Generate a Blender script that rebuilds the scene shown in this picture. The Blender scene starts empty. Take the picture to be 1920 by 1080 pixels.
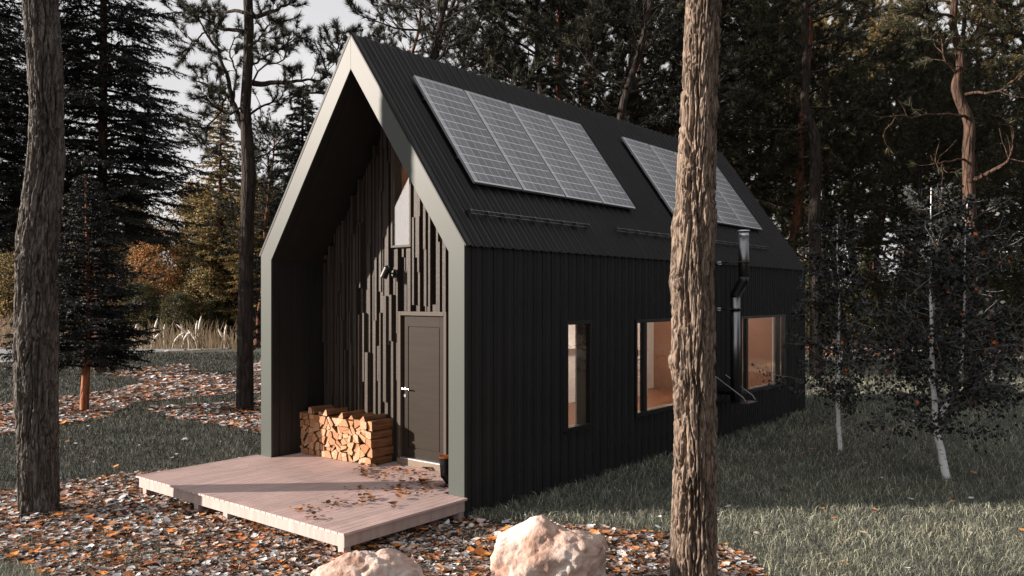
import bpy, math, random
import numpy as np
R = math.radians
S = bpy.context.scene
C = S.collection
rnd = random.Random(7)
PI = math.pi

# ------------------------------------------------------------------ camera facts
F = 1526.0; HY = 557.0; EYE = 2.6
def gp(px, py, z=0.0):
    Y = (EYE - z) * F / (py - HY)
    return ((px - 960) / F * Y, Y)
def atd(px, py, Y):
    return np.array([(px - 960) / F * Y, Y, EYE + (HY - py) / F * Y])
U = np.array([.6266, .7794, 0.]); V = np.array([-.7794, .6266, 0.]); P0 = np.array([-.554, 9.5, 0.])
ROT = math.atan2(.7794, .6266)
def W(u, v, z): return P0 + U * u + V * v + np.array([0, 0, z])

# ------------------------------------------------------------------ node helpers
def mat(name, col=(.5, .5, .5), rough=.6, metal=0., spec=.5):
    m = bpy.data.materials.new(name); m.use_nodes = True
    b = m.node_tree.nodes['Principled BSDF']
    b.inputs['Base Color'].default_value = (*col, 1); b.inputs['Roughness'].default_value = rough
    b.inputs['Metallic'].default_value = metal; b.inputs['Specular IOR Level'].default_value = spec
    return m
class N:
    def __init__(s, m): s.t = m.node_tree; s.b = s.t.nodes.get('Principled BSDF')
    def n(s, typ, **kw):
        x = s.t.nodes.new(typ)
        for k, v in kw.items():
            if k in x.inputs: x.inputs[k].default_value = v
            else: setattr(x, k, v)
        return x
    def l(s, a, b): s.t.links.new(a, b)
    def coord(s, scale=(1, 1, 1), kind='Object'):
        c = s.n('ShaderNodeTexCoord'); mp = s.n('ShaderNodeMapping'); mp.inputs['Scale'].default_value = scale
        s.l(c.outputs[kind], mp.inputs['Vector']); return mp.outputs[0]
    def noise(s, vec, scale=5, detail=5, rough=.55, dist=0):
        x = s.n('ShaderNodeTexNoise'); x.inputs['Scale'].default_value = scale; x.inputs['Detail'].default_value = detail
        x.inputs['Roughness'].default_value = rough; x.inputs['Distortion'].default_value = dist
        s.l(vec, x.inputs['Vector']); return x.outputs['Fac']
    def ramp(s, fac, stops, interp='LINEAR'):
        r = s.n('ShaderNodeValToRGB'); cr = r.color_ramp; cr.interpolation = interp
        while len(cr.elements) > len(stops): cr.elements.remove(cr.elements[-1])
        while len(cr.elements) < len(stops): cr.elements.new(1)
        for e, (p, c) in zip(cr.elements, stops): e.position = p; e.color = (*c, 1)
        s.l(fac, r.inputs[0]); return r.outputs[0]
    def base(s, o): s.l(o, s.b.inputs['Base Color'])
    def bump(s, h, strength=.5, dist=.02):
        x = s.n('ShaderNodeBump'); x.inputs['Strength'].default_value = strength; x.inputs['Distance'].default_value = dist
        s.l(h, x.inputs['Height']); s.l(x.outputs[0], s.b.inputs['Normal'])
    def math(s, op, a, b=None):
        x = s.n('ShaderNodeMath', operation=op)
        for i, q in enumerate((a, b)):
            if q is None: continue
            if isinstance(q, (int, float)): x.inputs[i].default_value = q
            else: s.l(q, x.inputs[i])
        return x.outputs[0]
    def mix(s, fac, a, b, blend='MIX'):
        x = s.n('ShaderNodeMix', data_type='RGBA', blend_type=blend)
        for i, q in ((0, fac), (6, a), (7, b)):
            if isinstance(q, (int, float)): x.inputs[i].default_value = q
            elif isinstance(q, tuple): x.inputs[i].default_value = (*q, 1)
            else: s.l(q, x.inputs[i])
        return x.outputs[2]

def noisy(name, c1, c2, scale=6, rough=.8, bump=.0, bdist=.02, stretch=(1, 1, 1), spec=.3, metal=0., bscale=None):
    m = mat(name, c1, rough, metal, spec); k = N(m); v = k.coord(stretch)
    f = k.noise(v, scale)
    k.base(k.ramp(f, [(.3, c1), (.7, c2)]))
    if bump: k.bump(k.noise(v, bscale or scale * 2, 6), bump, bdist)
    return m
def island(name, stops, rough=.8, spec=.2, trans=0., interp='CONSTANT'):
    m = mat(name, (.1, .1, .1), rough, 0, spec); k = N(m)
    g = k.n('ShaderNodeNewGeometry')
    k.base(k.ramp(g.outputs['Random Per Island'], stops, interp))
    if trans:
        tr = k.n('ShaderNodeBsdfTranslucent'); k.l(k.ramp(g.outputs['Random Per Island'], stops, interp), tr.inputs[0])
        mx = k.n('ShaderNodeMixShader'); mx.inputs[0].default_value = trans
        k.l(k.b.outputs[0], mx.inputs[1]); k.l(tr.outputs[0], mx.inputs[2])
        k.l(mx.outputs[0], k.t.nodes['Material Output'].inputs[0])
    return m

# ------------------------------------------------------------------ mesh helpers
class MB:
    def __init__(s): s.v = []; s.f = []
    def poly(s, pts):
        i = len(s.v); s.v += [tuple(p) for p in pts]; s.f.append(tuple(range(i, i + len(pts)))); return s
    def box(s, a, b):
        x0, y0, z0 = a; x1, y1, z1 = b; i = len(s.v)
        s.v += [(x0, y0, z0), (x1, y0, z0), (x1, y1, z0), (x0, y1, z0), (x0, y0, z1), (x1, y0, z1), (x1, y1, z1), (x0, y1, z1)]
        s.f += [tuple(i + q for q in f) for f in ((3, 2, 1, 0), (4, 5, 6, 7), (0, 1, 5, 4), (1, 2, 6, 5), (2, 3, 7, 6), (3, 0, 4, 7))]
        return s
    def loft(s, rings, cap=True):
        n = len(rings[0]); i = len(s.v)
        for r in rings: s.v += [tuple(p) for p in r]
        for a in range(len(rings) - 1):
            for b in range(n):
                s.f.append((i + a * n + b, i + a * n + (b + 1) % n, i + (a + 1) * n + (b + 1) % n, i + (a + 1) * n + b))
        if cap:
            s.f.append(tuple(i + q for q in range(n))[::-1]); s.f.append(tuple(i + (len(rings) - 1) * n + q for q in range(n)))
        return s
    def tube(s, pts, rad, sides=8, cap=True):
        v, f = tube_np(pts, rad, sides); i = len(s.v); s.v += [tuple(p) for p in v]; s.f += [tuple(int(i + q) for q in t) for t in f]
        if cap:
            n = len(pts); s.f.append(tuple(i + q for q in range(sides))[::-1]); s.f.append(tuple(i + (n - 1) * sides + q for q in range(sides)))
        return s
    def prism(s, outline, d0, d1, fn):
        # outline list of 2-D points, fn(a,b,d)->3-D
        return s.loft([[fn(a, b, d0) for a, b in outline], [fn(a, b, d1) for a, b in outline]])
    def build(s, name, m, parent=None, smooth=False, bevel=0):
        me = bpy.data.meshes.new(name); me.from_pydata([tuple(map(float, p)) for p in s.v], [], s.f); me.validate(); me.update()
        return link(name, me, m, parent, smooth, bevel)
def link(name, me, m, parent=None, smooth=False, bevel=0):
    if m is not None: me.materials.append(m)
    o = bpy.data.objects.new(name, me); C.objects.link(o)
    if parent: o.parent = parent
    if smooth: me.polygons.foreach_set('use_smooth', [True] * len(me.polygons))
    if bevel:
        b = o.modifiers.new('b', 'BEVEL'); b.width = bevel; b.segments = 2; b.limit_method = 'ANGLE'
    return o
def np_mesh(name, verts, faces, smooth=False):
    me = bpy.data.meshes.new(name); k = faces.shape[1]
    me.vertices.add(len(verts)); me.vertices.foreach_set('co', verts.astype(np.float32).ravel())
    me.loops.add(faces.size); me.loops.foreach_set('vertex_index', faces.astype(np.int32).ravel())
    me.polygons.add(len(faces)); me.polygons.foreach_set('loop_start', np.arange(0, faces.size, k, dtype=np.int32))
    me.polygons.foreach_set('loop_total', np.full(len(faces), k, dtype=np.int32))
    if smooth: me.polygons.foreach_set('use_smooth', np.ones(len(faces), dtype=bool))
    me.update(calc_edges=True); return me
def tube_np(pts, rad, sides=8):
    P = np.asarray(pts, float); n = len(P); r = np.broadcast_to(np.asarray(rad, float), (n,))
    T = np.gradient(P, axis=0) if n > 2 else np.repeat((P[-1:] - P[:1]), n, 0)
    T = T / (np.linalg.norm(T, axis=1, keepdims=True) + 1e-9)
    ref = np.array([0, 0, 1.]) if abs(T[0][2]) < .8 else np.array([1., 0, 0])
    A = np.cross(T, ref); A /= np.linalg.norm(A, axis=1, keepdims=True) + 1e-9; B = np.cross(T, A)
    th = np.arange(sides) * 2 * PI / sides
    v = P[:, None] + r[:, None, None] * (np.cos(th)[None, :, None] * A[:, None] + np.sin(th)[None, :, None] * B[:, None])
    i = np.arange(n - 1)[:, None] * sides; j = np.arange(sides)[None]; j2 = (j + 1) % sides
    f = np.stack([i + j, i + j2, i + sides + j2, i + sides + j], -1).reshape(-1, 4)
    return v.reshape(-1, 3), f
class TB:  # many tubes in one mesh
    def __init__(s): s.v = []; s.f = []; s.n = 0
    def add(s, pts, rad, sides=5):
        v, f = tube_np(pts, rad, sides); s.v.append(v); s.f.append(f + s.n); s.n += len(v)
    def mesh(s, name): return np_mesh(name, np.concatenate(s.v), np.concatenate(s.f), True)

def tag(o, label=None, cat=None, group=None, kind=None):
    if label: o['label'] = label
    if cat: o['category'] = cat
    if group: o['group'] = group
    if kind: o['kind'] = kind
    return o
def empty(name, loc, rz=0, **kw):
    o = bpy.data.objects.new(name, None); C.objects.link(o); o.location = tuple(loc); o.rotation_euler = (0, 0, rz)
    return tag(o, **kw)
def copy_tree(o, parent=None):
    c = o.copy(); C.objects.link(c); c.parent = parent
    for ch in list(o.children): copy_tree(ch, c)
    return c

def unit(a): return a / (np.linalg.norm(a, axis=-1, keepdims=True) + 1e-9)
# numpy noise
_rg = np.random.default_rng(3); _T = _rg.random(65536)
def vnoise(p):
    i = np.floor(p).astype(np.int64); f = p - i; f = f * f * (3 - 2 * f)
    def h(a, b, c): return _T[((i[..., 0] + a) * 73856093 ^ (i[..., 1] + b) * 19349663 ^ (i[..., 2] + c) * 83492791) & 65535]
    x, y, z = f[..., 0], f[..., 1], f[..., 2]
    def lx(b, c): return h(0, b, c) * (1 - x) + h(1, b, c) * x
    def ly(c): return lx(0, c) * (1 - y) + lx(1, c) * y
    return ly(0) * (1 - z) + ly(1) * z
def fbm(p, o=4):
    s = 0; a = .5
    for k in range(o): s = s + a * vnoise(p * 2 ** k + 17.3 * k); a *= .5
    return s

# ------------------------------------------------------------------ materials
M = {}
M['black_metal'] = noisy('black_metal', (.0095, .0098, .0103), (.0165, .0165, .0165), 1.3, .58, .06, .002, spec=.3)
M['frame'] = mat('sage_frame', (.066, .076, .068), .46, 0., .175)
M['lining'] = noisy('dark_lining', (.012, .012, .011), (.018, .017, .016), 2, .6, stretch=(3, 3, .5))
def wood(name, c1, c2, axis=2, rough=.55, sc=14, bump=.25, bd=.004, spec=.4):
    st = [sc, sc, sc]; st[axis] = sc * .06
    m = mat(name, c1, rough, 0, spec); k = N(m); v = k.coord(tuple(st))
    f = k.noise(v, 1.5, 8, .6, .6); k.base(k.ramp(f, [(.3, c1), (.7, c2)])); k.bump(f, bump, bd); return m
M['cladding'] = None
def cladding():
    m = mat('cladding', (.1, .08, .065), .5, 0, .25); k = N(m); g = k.n('ShaderNodeNewGeometry')
    c = k.ramp(g.outputs['Random Per Island'], [(0, (.035, .027, .021)), (.5, (.05, .039, .031)), (1, (.07, .055, .044))])
    v = k.coord((30, 30, 2.2)); f = k.noise(v, 1.2, 6, .65, 1.2)
    k.base(k.mix(.5, c, k.ramp(f, [(.3, (.019, .015, .012)), (.7, (.068, .055, .045))])))
    v2 = k.coord((1, 1, .8)); f2 = k.noise(v2, 60, 4, .6)
    k.bump(k.math('ADD', f, k.math('MULTIPLY', f2, .8)), .7, .008); return m
M['cladding'] = cladding()
M['door'] = wood('door_wood', (.020, .0145, .010), (.027, .020, .014), 1, .55, 16, .15, .002, .12)
M['deck'] = None
def deckm():
    m = mat('deck_boards', (.4, .33, .3), .6, 0, .35); k = N(m)
    g = k.n('ShaderNodeNewGeometry')
    v = k.coord((1.2, 22, 22)); f = k.noise(v, 1.5, 7, .6, .4)
    a = k.ramp(f, [(.25, (.47, .35, .325)), (.75, (.66, .515, .48))])
    b = k.ramp(g.outputs['Random Per Island'], [(0, (.9, .9, .9)), (1, (1.06, 1.03, 1.02))])
    st = k.ramp(k.noise(k.coord((.9, .9, 1)), 1.1, 6, .62), [(.34, (.80, .79, .78)), (.52, (1, 1, 1)), (.7, (1.07, 1.05, 1.04))])
    k.base(k.mix(1., k.mix(1., a, b, 'MULTIPLY'), st, 'MULTIPLY'))
    k.bump(f, .25, .003); return m
M['deck'] = deckm()
M['fascia'] = wood('fascia_wood', (.36, .275, .25), (.48, .385, .355), 2, .55, 9, .15, .003)
def leafm(name='leaf_litter'):
    return island(name, [(0, (.03, .025, .022)), (.12, (.64, .67, .68)), (.27, (.20, .075, .03)), (.36, (.62, .48, .41)),
                         (.50, (.60, .21, .06)), (.60, (.76, .79, .80)), (.72, (.38, .20, .14)), (.79, (.66, .30, .11)), (.86, (.25, .24, .24)), (.91, (.62, .50, .45))], .6, .3, 0.08)
M['litter'] = leafm()
M['deckleaf'] = island('brown_leaf', [(0, (.10, .04, .018)), (.35, (.055, .025, .014)), (.65, (.26, .10, .03)), (.85, (.4, .16, .05))], .6, .3)
M['dirt'] = None
def dirt():
    m = mat('forest_floor', (.1, .07, .05), .9, 0, .2); k = N(m); v = k.coord((1, 1, 1))
    vo = k.n('ShaderNodeTexVoronoi'); vo.inputs['Scale'].default_value = 9; k.l(v, vo.inputs['Vector'])
    sp = k.n('ShaderNodeSeparateColor'); k.l(vo.outputs['Color'], sp.inputs[0])
    c = k.ramp(sp.outputs[0], [(0, (.035, .028, .025)), (.3, (.12, .06, .035)), (.5, (.2, .17, .16)), (.62, (.3, .12, .045)), (.75, (.09, .06, .05)), (.9, (.25, .24, .24))], 'CONSTANT')
    n = k.noise(v, .35, 3); k.base(k.mix(k.ramp(n, [(.35, (.2, .2, .2)), (.65, (.8, .8, .8))]), c, (.05, .036, .028)))
    k.bump(vo.outputs['Distance'], .8, .05); return m
M['dirt'] = dirt()
M['lawn'] = noisy('lawn_soil', (.05, .052, .042), (.08, .08, .062), 1.5, .95, .5, .03)
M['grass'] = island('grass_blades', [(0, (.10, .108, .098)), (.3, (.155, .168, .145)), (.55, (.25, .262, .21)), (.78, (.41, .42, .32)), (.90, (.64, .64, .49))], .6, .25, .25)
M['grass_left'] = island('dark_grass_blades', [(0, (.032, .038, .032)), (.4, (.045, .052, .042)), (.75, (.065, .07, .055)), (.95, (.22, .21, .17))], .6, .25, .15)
M['road'] = noisy('road_asphalt', (.22, .23, .23), (.27, .28, .28), 1.2, .85, .3, .01)
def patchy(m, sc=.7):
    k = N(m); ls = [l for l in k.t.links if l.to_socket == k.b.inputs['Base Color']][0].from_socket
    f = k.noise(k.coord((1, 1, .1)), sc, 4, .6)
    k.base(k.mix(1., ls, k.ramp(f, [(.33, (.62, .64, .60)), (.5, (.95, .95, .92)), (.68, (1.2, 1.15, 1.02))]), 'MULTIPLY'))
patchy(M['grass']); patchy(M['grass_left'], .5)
def bark(name, c1, c2, sc=1., bump=.9, bd=.03):
    m = mat(name, c1, .9, 0, .15); k = N(m); v = k.coord((7 * sc, 7 * sc, 1.4 * sc))
    f = k.noise(v, 2.2, 8, .65, .7)
    vo = k.n('ShaderNodeTexVoronoi', feature='DISTANCE_TO_EDGE'); vo.inputs['Scale'].default_value = 1.6
    dv = k.n('ShaderNodeMix', data_type='VECTOR'); dv.inputs[0].default_value = .25
    nn = k.n('ShaderNodeTexNoise'); nn.inputs['Scale'].default_value = 1.5; k.l(v, nn.inputs['Vector'])
    k.l(v, dv.inputs[4]); k.l(nn.outputs['Color'], dv.inputs[5]); k.l(dv.outputs[1], vo.inputs['Vector'])
    cr = k.ramp(vo.outputs['Distance'], [(0, (0, 0, 0)), (.14, (1, 1, 1))])
    big = k.noise(k.coord((1, 1, .5)), 3., 3)
    pl = k.ramp(k.math('MULTIPLY', k.math('ADD', f, k.math('MULTIPLY', big, .5)), .8), [(.44, (0, 0, 0)), (.66, (1, 1, 1))])
    k.base(k.mix(k.math('MULTIPLY', pl, k.ramp(vo.outputs['Distance'], [(0, (.25, .25, .25)), (.10, (1, 1, 1))])), c1, c2))
    k.bump(k.math('ADD', k.math('MULTIPLY', cr, .6), f), bump, bd); return m
M['bark_near'] = bark('bark_near', (.034, .027, .022), (.255, .195, .150), 2.2, .6, .014)
M['bark_grey'] = bark('bark_grey', (.022, .020, .018), (.15, .135, .118), 2.2, .6, .014)
M['bark'] = bark('bark_dark', (.016, .013, .011), (.055, .044, .037), .9)
M['bark_red'] = bark('bark_red', (.05, .024, .015), (.20, .085, .048), .9)
M['bark_mid'] = bark('bark_mid', (.022, .016, .013), (.115, .07, .05), .9)
M['bark_orange'] = bark('bark_orange', (.14, .055, .03), (.42, .17, .09), .9)
M['needle'] = island('pine_needles', [(0, (.016, .018, .013)), (.4, (.024, .027, .017)), (.8, (.046, .047, .029)), (.95, (.10, .085, .04))], .6, .25, .12)
M['needle_right'] = island('pine_needles_olive', [(0, (.032, .035, .023)), (.4, (.055, .057, .034)), (.8, (.088, .082, .044)), (.94, (.24, .19, .08))], .6, .2, .2)
M['spruce'] = island('spruce_needles', [(0, (.016, .019, .018)), (.5, (.026, .029, .027)), (.9, (.04, .042, .04))], .6, .22, .08)
M['gold'] = island('golden_leaves', [(0, (.04, .042, .02)), (.28, (.09, .085, .035)), (.5, (.25, .19, .08)), (.76, (.56, .39, .18))], .6, .2, .25)
M['orange'] = island('orange_leaves', [(0, (.03, .034, .016)), (.28, (.12, .09, .035)), (.5, (.42, .22, .08)), (.74, (.75, .37, .16))], .6, .2, .25)
M['olive'] = island('olive_leaves', [(0, (.045, .05, .026)), (.5, (.08, .082, .038)), (.85, (.16, .14, .06)), (.96, (.28, .22, .08))], .6, .2, .2)
M['birchleaf'] = island('birch_leaves', [(0, (.012, .014, .012)), (.7, (.024, .026, .02)), (.992, (.5, .14, .03))], .5, .35, .05)
M['reed'] = island('dry_reeds', [(0, (.32, .25, .15)), (.5, (.5, .42, .28)), (.8, (.6, .4, .3))], .7, .2, .2)
M['plume'] = mat('reed_plume', (.72, .66, .60), .8)
def birchbark():
    m = mat('birch_bark', (.7, .7, .7), .6, 0, .3); k = N(m); v = k.coord((8, 8, 34))
    f = k.noise(v, 1.1, 4, .6, .6); k.base(k.ramp(f, [(.36, (.03, .028, .026)), (.42, (.82, .81, .81)), (.8, (.9, .9, .9))])); k.bump(f, .3, .004); return m
M['birchbark'] = birchbark()
M['twig'] = noisy('birch_twigs', (.07, .066, .066), (.26, .255, .26), 8, .7)
def rockm():
    m = mat('boulder', (.5, .4, .34), .85, 0, .3); k = N(m); v = k.coord()
    f = k.noise(v, 2.4, 8, .62, .6); g = k.noise(v, 6, 6, .6)
    c = k.ramp(f, [(.34, (.27, .15, .10)), (.45, (.47, .34, .28)), (.55, (.53, .44, .385)), (.68, (.55, .515, .48))])
    s = k.ramp(g, [(.36, (.3, .24, .2)), (.48, (1, 1, 1))])
    k.base(k.mix(.5, c, k.mix(1., c, s, 'MULTIPLY'))); k.bump(k.math('ADD', g, k.noise(v, 22, 6)), .55, .03); return m
M['rock'] = rockm()
M['steel'] = mat('steel', (.55, .55, .56), .25, 1.)
M['gunmetal'] = mat('flue_black', (.26, .26, .265), .3, 1., .6)
M['galv'] = mat('galvanised', (.75, .76, .78), .35, .8)
M['rubber'] = mat('boot_rubber', (.012, .012, .012), .35)
M['bootrim'] = mat('boot_lining', (.65, .17, .03), .7)
M['winframe'] = mat('window_frame_black', (.008, .008, .008), .35)
M['tanframe'] = mat('door_frame_paint', (.075, .062, .05), .55, 0, .15)
M['jamb'] = noisy('jamb_wood', (.16, .12, .09), (.2, .15, .11), 4, .6)
M['plaster'] = mat('white_plaster', (.78, .80, .80), .8)
M['brown_panel'] = noisy('brown_panel', (.30, .15, .09), (.36, .19, .12), 2, .45)
M['floorwood'] = wood('floor_wood', (.20, .085, .04), (.34, .16, .08), 0, .35, 8)
M['cabinet'] = mat('cabinet_white', (.7, .68, .66), .4)
M['ovenblack'] = mat('oven_black', (.01, .01, .01), .2)
def glass(name, refl):
    m = bpy.data.materials.new(name); m.use_nodes = True; k = N(m); t = m.node_tree; t.nodes.remove(k.b)
    g = k.n('ShaderNodeBsdfGlossy'); g.inputs['Roughness'].default_value = .015; g.inputs['Color'].default_value = (1, .97, .95, 1)
    tr = k.n('ShaderNodeBsdfTransparent'); lw = k.n('ShaderNodeLayerWeight'); lw.inputs[0].default_value = .5
    mx = k.n('ShaderNodeMixShader'); k.l(k.math('MINIMUM', k.math('ADD', k.math('MULTIPLY', k.math('POWER', lw.outputs[1], 4.), .9), refl), 1.), mx.inputs[0])
    k.l(tr.outputs[0], mx.inputs[1]); k.l(g.outputs[0], mx.inputs[2]); k.l(mx.outputs[0], t.nodes['Material Output'].inputs[0]); return m
M['glass'] = glass('window_glass', .06); M['glass_upper'] = glass('reflective_glass', .32)
def solar():
    m = mat('solar_cells', (.03, .03, .032), .3, 0, .6); k = N(m)
    tc = k.n('ShaderNodeTexCoord'); sp = k.n('ShaderNodeSeparateXYZ'); k.l(tc.outputs['Object'], sp.inputs[0])
    def line(o, per, wd):
        a = k.math('MODULO', k.math('ADD', o, 10 * per), per); a = k.math('ABSOLUTE', k.math('SUBTRACT', a, per / 2))
        return k.math('GREATER_THAN', a, per / 2 - wd)
    x = sp.outputs[0]; y = sp.outputs[1]
    big = k.math('MAXIMUM', line(x, .96 / 6, .0038), line(y, 1.84 / 12, .0058))
    bus = k.math('MULTIPLY', line(x, .96 / 24, .0024), .55)
    fx = k.math('MULTIPLY', line(x, .96 / 72, .0016), .10)
    tot = k.math('MAXIMUM', big, k.math('MAXIMUM', bus, fx))
    nz = k.noise(k.coord((1, 1, 1)), 5, 3)
    cell = k.ramp(nz, [(.3, (.06, .061, .066)), (.7, (.10, .101, .107))])
    k.base(k.mix(tot, cell, (.85, .86, .88)))
    return m
M['solar'] = solar(); M['alu'] = mat('aluminium', (.62, .63, .65), .35, .7)
def logend():
    m = mat('log_cut', (.6, .38, .22), .7, 0, .25); k = N(m); g = k.n('ShaderNodeObjectInfo')
    a = k.ramp(g.outputs['Random'], [(0, (.34, .155, .07)), (.5, (.43, .23, .12)), (1, (.52, .33, .21))])
    v = k.coord((30, 30, 30)); f = k.noise(v, 1.3, 5, .6)
    k.base(k.mix(1., a, k.ramp(f, [(.3, (.75, .72, .7)), (.7, (1.1, 1.1, 1.1))]), 'MULTIPLY')); k.bump(f, .5, .006); return m
M['log'] = logend()
def logside():
    m = mat('log_side', (.4, .2, .1), .8, 0, .2); k = N(m); v = k.coord((3, 34, 34)); f = k.noise(v, 1.2, 6, .6, .5)
    k.base(k.ramp(f, [(.3, (.10, .042, .02)), (.7, (.27, .14, .07))])); k.bump(f, .8, .012); return m
M['logside'] = logside()

# ------------------------------------------------------------------ world, sun, camera
SLOPE = .08; EL = R(16)
sd = np.array([1, SLOPE, 0.]); sd /= np.linalg.norm(sd)           # travel direction
trav = np.array([sd[0] * math.cos(EL), sd[1] * math.cos(EL), -math.sin(EL)])
sl = bpy.data.lights.new('sun', 'SUN'); sl.energy = 5.0; sl.angle = R(.9); sl.color = (1, .87, .765)
so = bpy.data.objects.new('sun', sl); C.objects.link(so)
from mathutils import Vector
so.rotation_euler = Vector(trav).to_track_quat('-Z', 'Y').to_euler(); so.location = (-30, 5, 20)
w = bpy.data.worlds.new('World'); S.world = w; w.use_nodes = True; k = N(w)
bg = w.node_tree.nodes['Background']
sky = k.n('ShaderNodeTexSky', sky_type='NISHITA', sun_disc=False, sun_elevation=EL, sun_rotation=math.atan2(-trav[0], -trav[1]), dust_density=2.)
hs = k.n('ShaderNodeHueSaturation'); hs.inputs['Saturation'].default_value = .35; k.l(sky.outputs[0], hs.inputs['Color'])
tc = k.n('ShaderNodeTexCoord'); sp = k.n('ShaderNodeSeparateXYZ'); k.l(tc.outputs['Generated'], sp.inputs[0])
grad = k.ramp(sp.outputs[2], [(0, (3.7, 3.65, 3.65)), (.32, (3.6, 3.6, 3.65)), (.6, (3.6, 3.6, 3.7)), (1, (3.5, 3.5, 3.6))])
mp = k.n('ShaderNodeMapping'); mp.inputs['Scale'].default_value = (1, 1, 3.5); k.l(tc.outputs['Generated'], mp.inputs[0])
cl = k.noise(mp.outputs[0], 1.6, 5, .5, .3)
cloud = k.mix(1., grad, k.ramp(cl, [(.3, (.82, .82, .85)), (.7, (1.12, 1.1, 1.08))]), 'MULTIPLY')
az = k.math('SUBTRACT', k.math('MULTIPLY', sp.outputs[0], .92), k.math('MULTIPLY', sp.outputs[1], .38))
cloud = k.mix(1., cloud, k.ramp(az, [(.25, (1, 1, 1)), (.95, (.34, .34, .36))]), 'MULTIPLY')   # added dimming of the unseen sky right and behind, cuts fill light
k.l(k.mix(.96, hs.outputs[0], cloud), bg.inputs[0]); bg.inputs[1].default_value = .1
S.view_settings.view_transform = 'Standard'; S.view_settings.look = 'None'; S.view_settings.gamma = 1; S.view_settings.exposure = 1.15
cd = bpy.data.cameras.new('camera'); co = bpy.data.objects.new('camera', cd); C.objects.link(co); S.camera = co
cd.sensor_width = 36; cd.lens = F / 1920 * 36; co.location = (0, 0, EYE); co.rotation_euler = (R(90), 0, 0)
cd.shift_y = (HY - 540) / 1920; cd.clip_end = 1500; cd.clip_start = .05
S.render.resolution_x = 1024; S.render.resolution_y = 576; S.render.engine = 'CYCLES'
S.cycles.transparent_max_bounces = 16; S.cycles.max_bounces = 8; S.cycles.use_denoising = True

# ------------------------------------------------------------------ ground
def grid_ground():
    n = 60; xs = np.linspace(-1, 1, n); xs = np.sign(xs) * np.abs(xs) ** 2.2 * 600
    X, Y = np.meshgrid(xs, xs + 30, indexing='ij')
    v = np.stack([X.ravel(), Y.ravel(), np.zeros(n * n)], 1)
    i = np.arange(n - 1)[:, None] * n + np.arange(n - 1)[None]; i = i.ravel()
    return np_mesh('ground', v, np.stack([i, i + n, i + n + 1, i + 1], 1))
tag(link('ground', grid_ground(), M['dirt']), kind='structure')
def pxpoly(pts): return [gp(*p) for p in pts]
G1 = pxpoly([(-260, 850), (0, 818), (110, 800), (200, 785), (250, 758), (340, 748), (487, 738), (600, 733), (600, 748), (487, 752), (380, 758), (268, 768), (310, 784), (400, 797), (487, 815), (700, 830), (700, 893), (262, 889), (230, 890), (60, 917), (-260, 965)])
G2 = pxpoly([(-300, 695), (0, 682), (110, 672), (270, 662), (445, 654), (600, 645), (600, 668), (487, 674), (455, 698), (420, 705), (372, 698), (355, 690), (368, 683), (300, 688), (205, 698), (190, 703), (255, 711), (272, 719), (205, 733), (108, 746), (0, 757), (-300, 800)])
G4 = pxpoly([(-160, 1040), (-20, 1050), (50, 1062), (105, 1082), (140, 1130), (-160, 1200)])
GR = [gp(880, 978), gp(1000, 984), gp(1100, 990), gp(1265, 1006), gp(1345, 1026), gp(1410, 1046), gp(1440, 1090), (3., 6.), (3.6, 3.), (14, 3), (26, 14), (36, 35), (30, 37), (14, 35), (9, 37.5), (4, 36), (W(11.5, 2, 0)[0], W(11.5, 2, 0)[1]), (W(4, 1, 0)[0], W(4, 1, 0)[1])]
for i, g in enumerate((G1, G2, G4, GR)):
    b = MB(); b.poly([(x, y, .006) for x, y in g]); tag(b.build('lawn', M['lawn']), kind='structure')
rp = [gp(-420, 700), gp(0, 680.5), gp(110, 671), gp(270, 661), gp(430, 654)]
rq = [gp(430, 652.5), gp(300, 654), gp(0, 655), gp(-420, 656)]
b = MB(); b.poly([(x, y, .012) for x, y in rp + rq]); tag(b.build('road', M['road']), kind='structure')

rng = np.random.default_rng(11)
def inpoly(x, y, poly):
    p = np.array(poly); ins = np.zeros(len(x), bool); j = len(p) - 1
    for i in range(len(p)):
        c = ((p[i, 1] > y) != (p[j, 1] > y)) & (x < (p[j, 0] - p[i, 0]) * (y - p[i, 1]) / (p[j, 1] - p[i, 1] + 1e-12) + p[i, 0])
        ins ^= c; j = i
    return ins
def in_house(x, y, m=0.):
    rx = x - P0[0]; ry = y - P0[1]; u = rx * U[0] + ry * U[1]; v = rx * V[0] + ry * V[1]
    return (u > -m) & (u < 11.44 + m) & (v > -m) & (v < 4.05 + m)
def in_deck(x, y):
    rx = x - P0[0]; ry = y - P0[1]; u = rx * U[0] + ry * U[1]; v = rx * V[0] + ry * V[1]
    return (u > -1.8) & (u < 1) & (v > -.02) & (v < 4.1)
def sample(n, y0, y1, power, hw=.72):
    # Y with density ~ 1/Y^power per area inside the wedge the photo could see
    y = rng.random(n * 1); a = 2 - power
    if abs(a) < 1e-6: Y = y0 * (y1 / y0) ** y
    else: Y = (y0 ** a + y * (y1 ** a - y0 ** a)) ** (1 / a)
    X = (rng.random(n) * 2 - 1) * (hw * Y + .8)
    return X, Y
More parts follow.
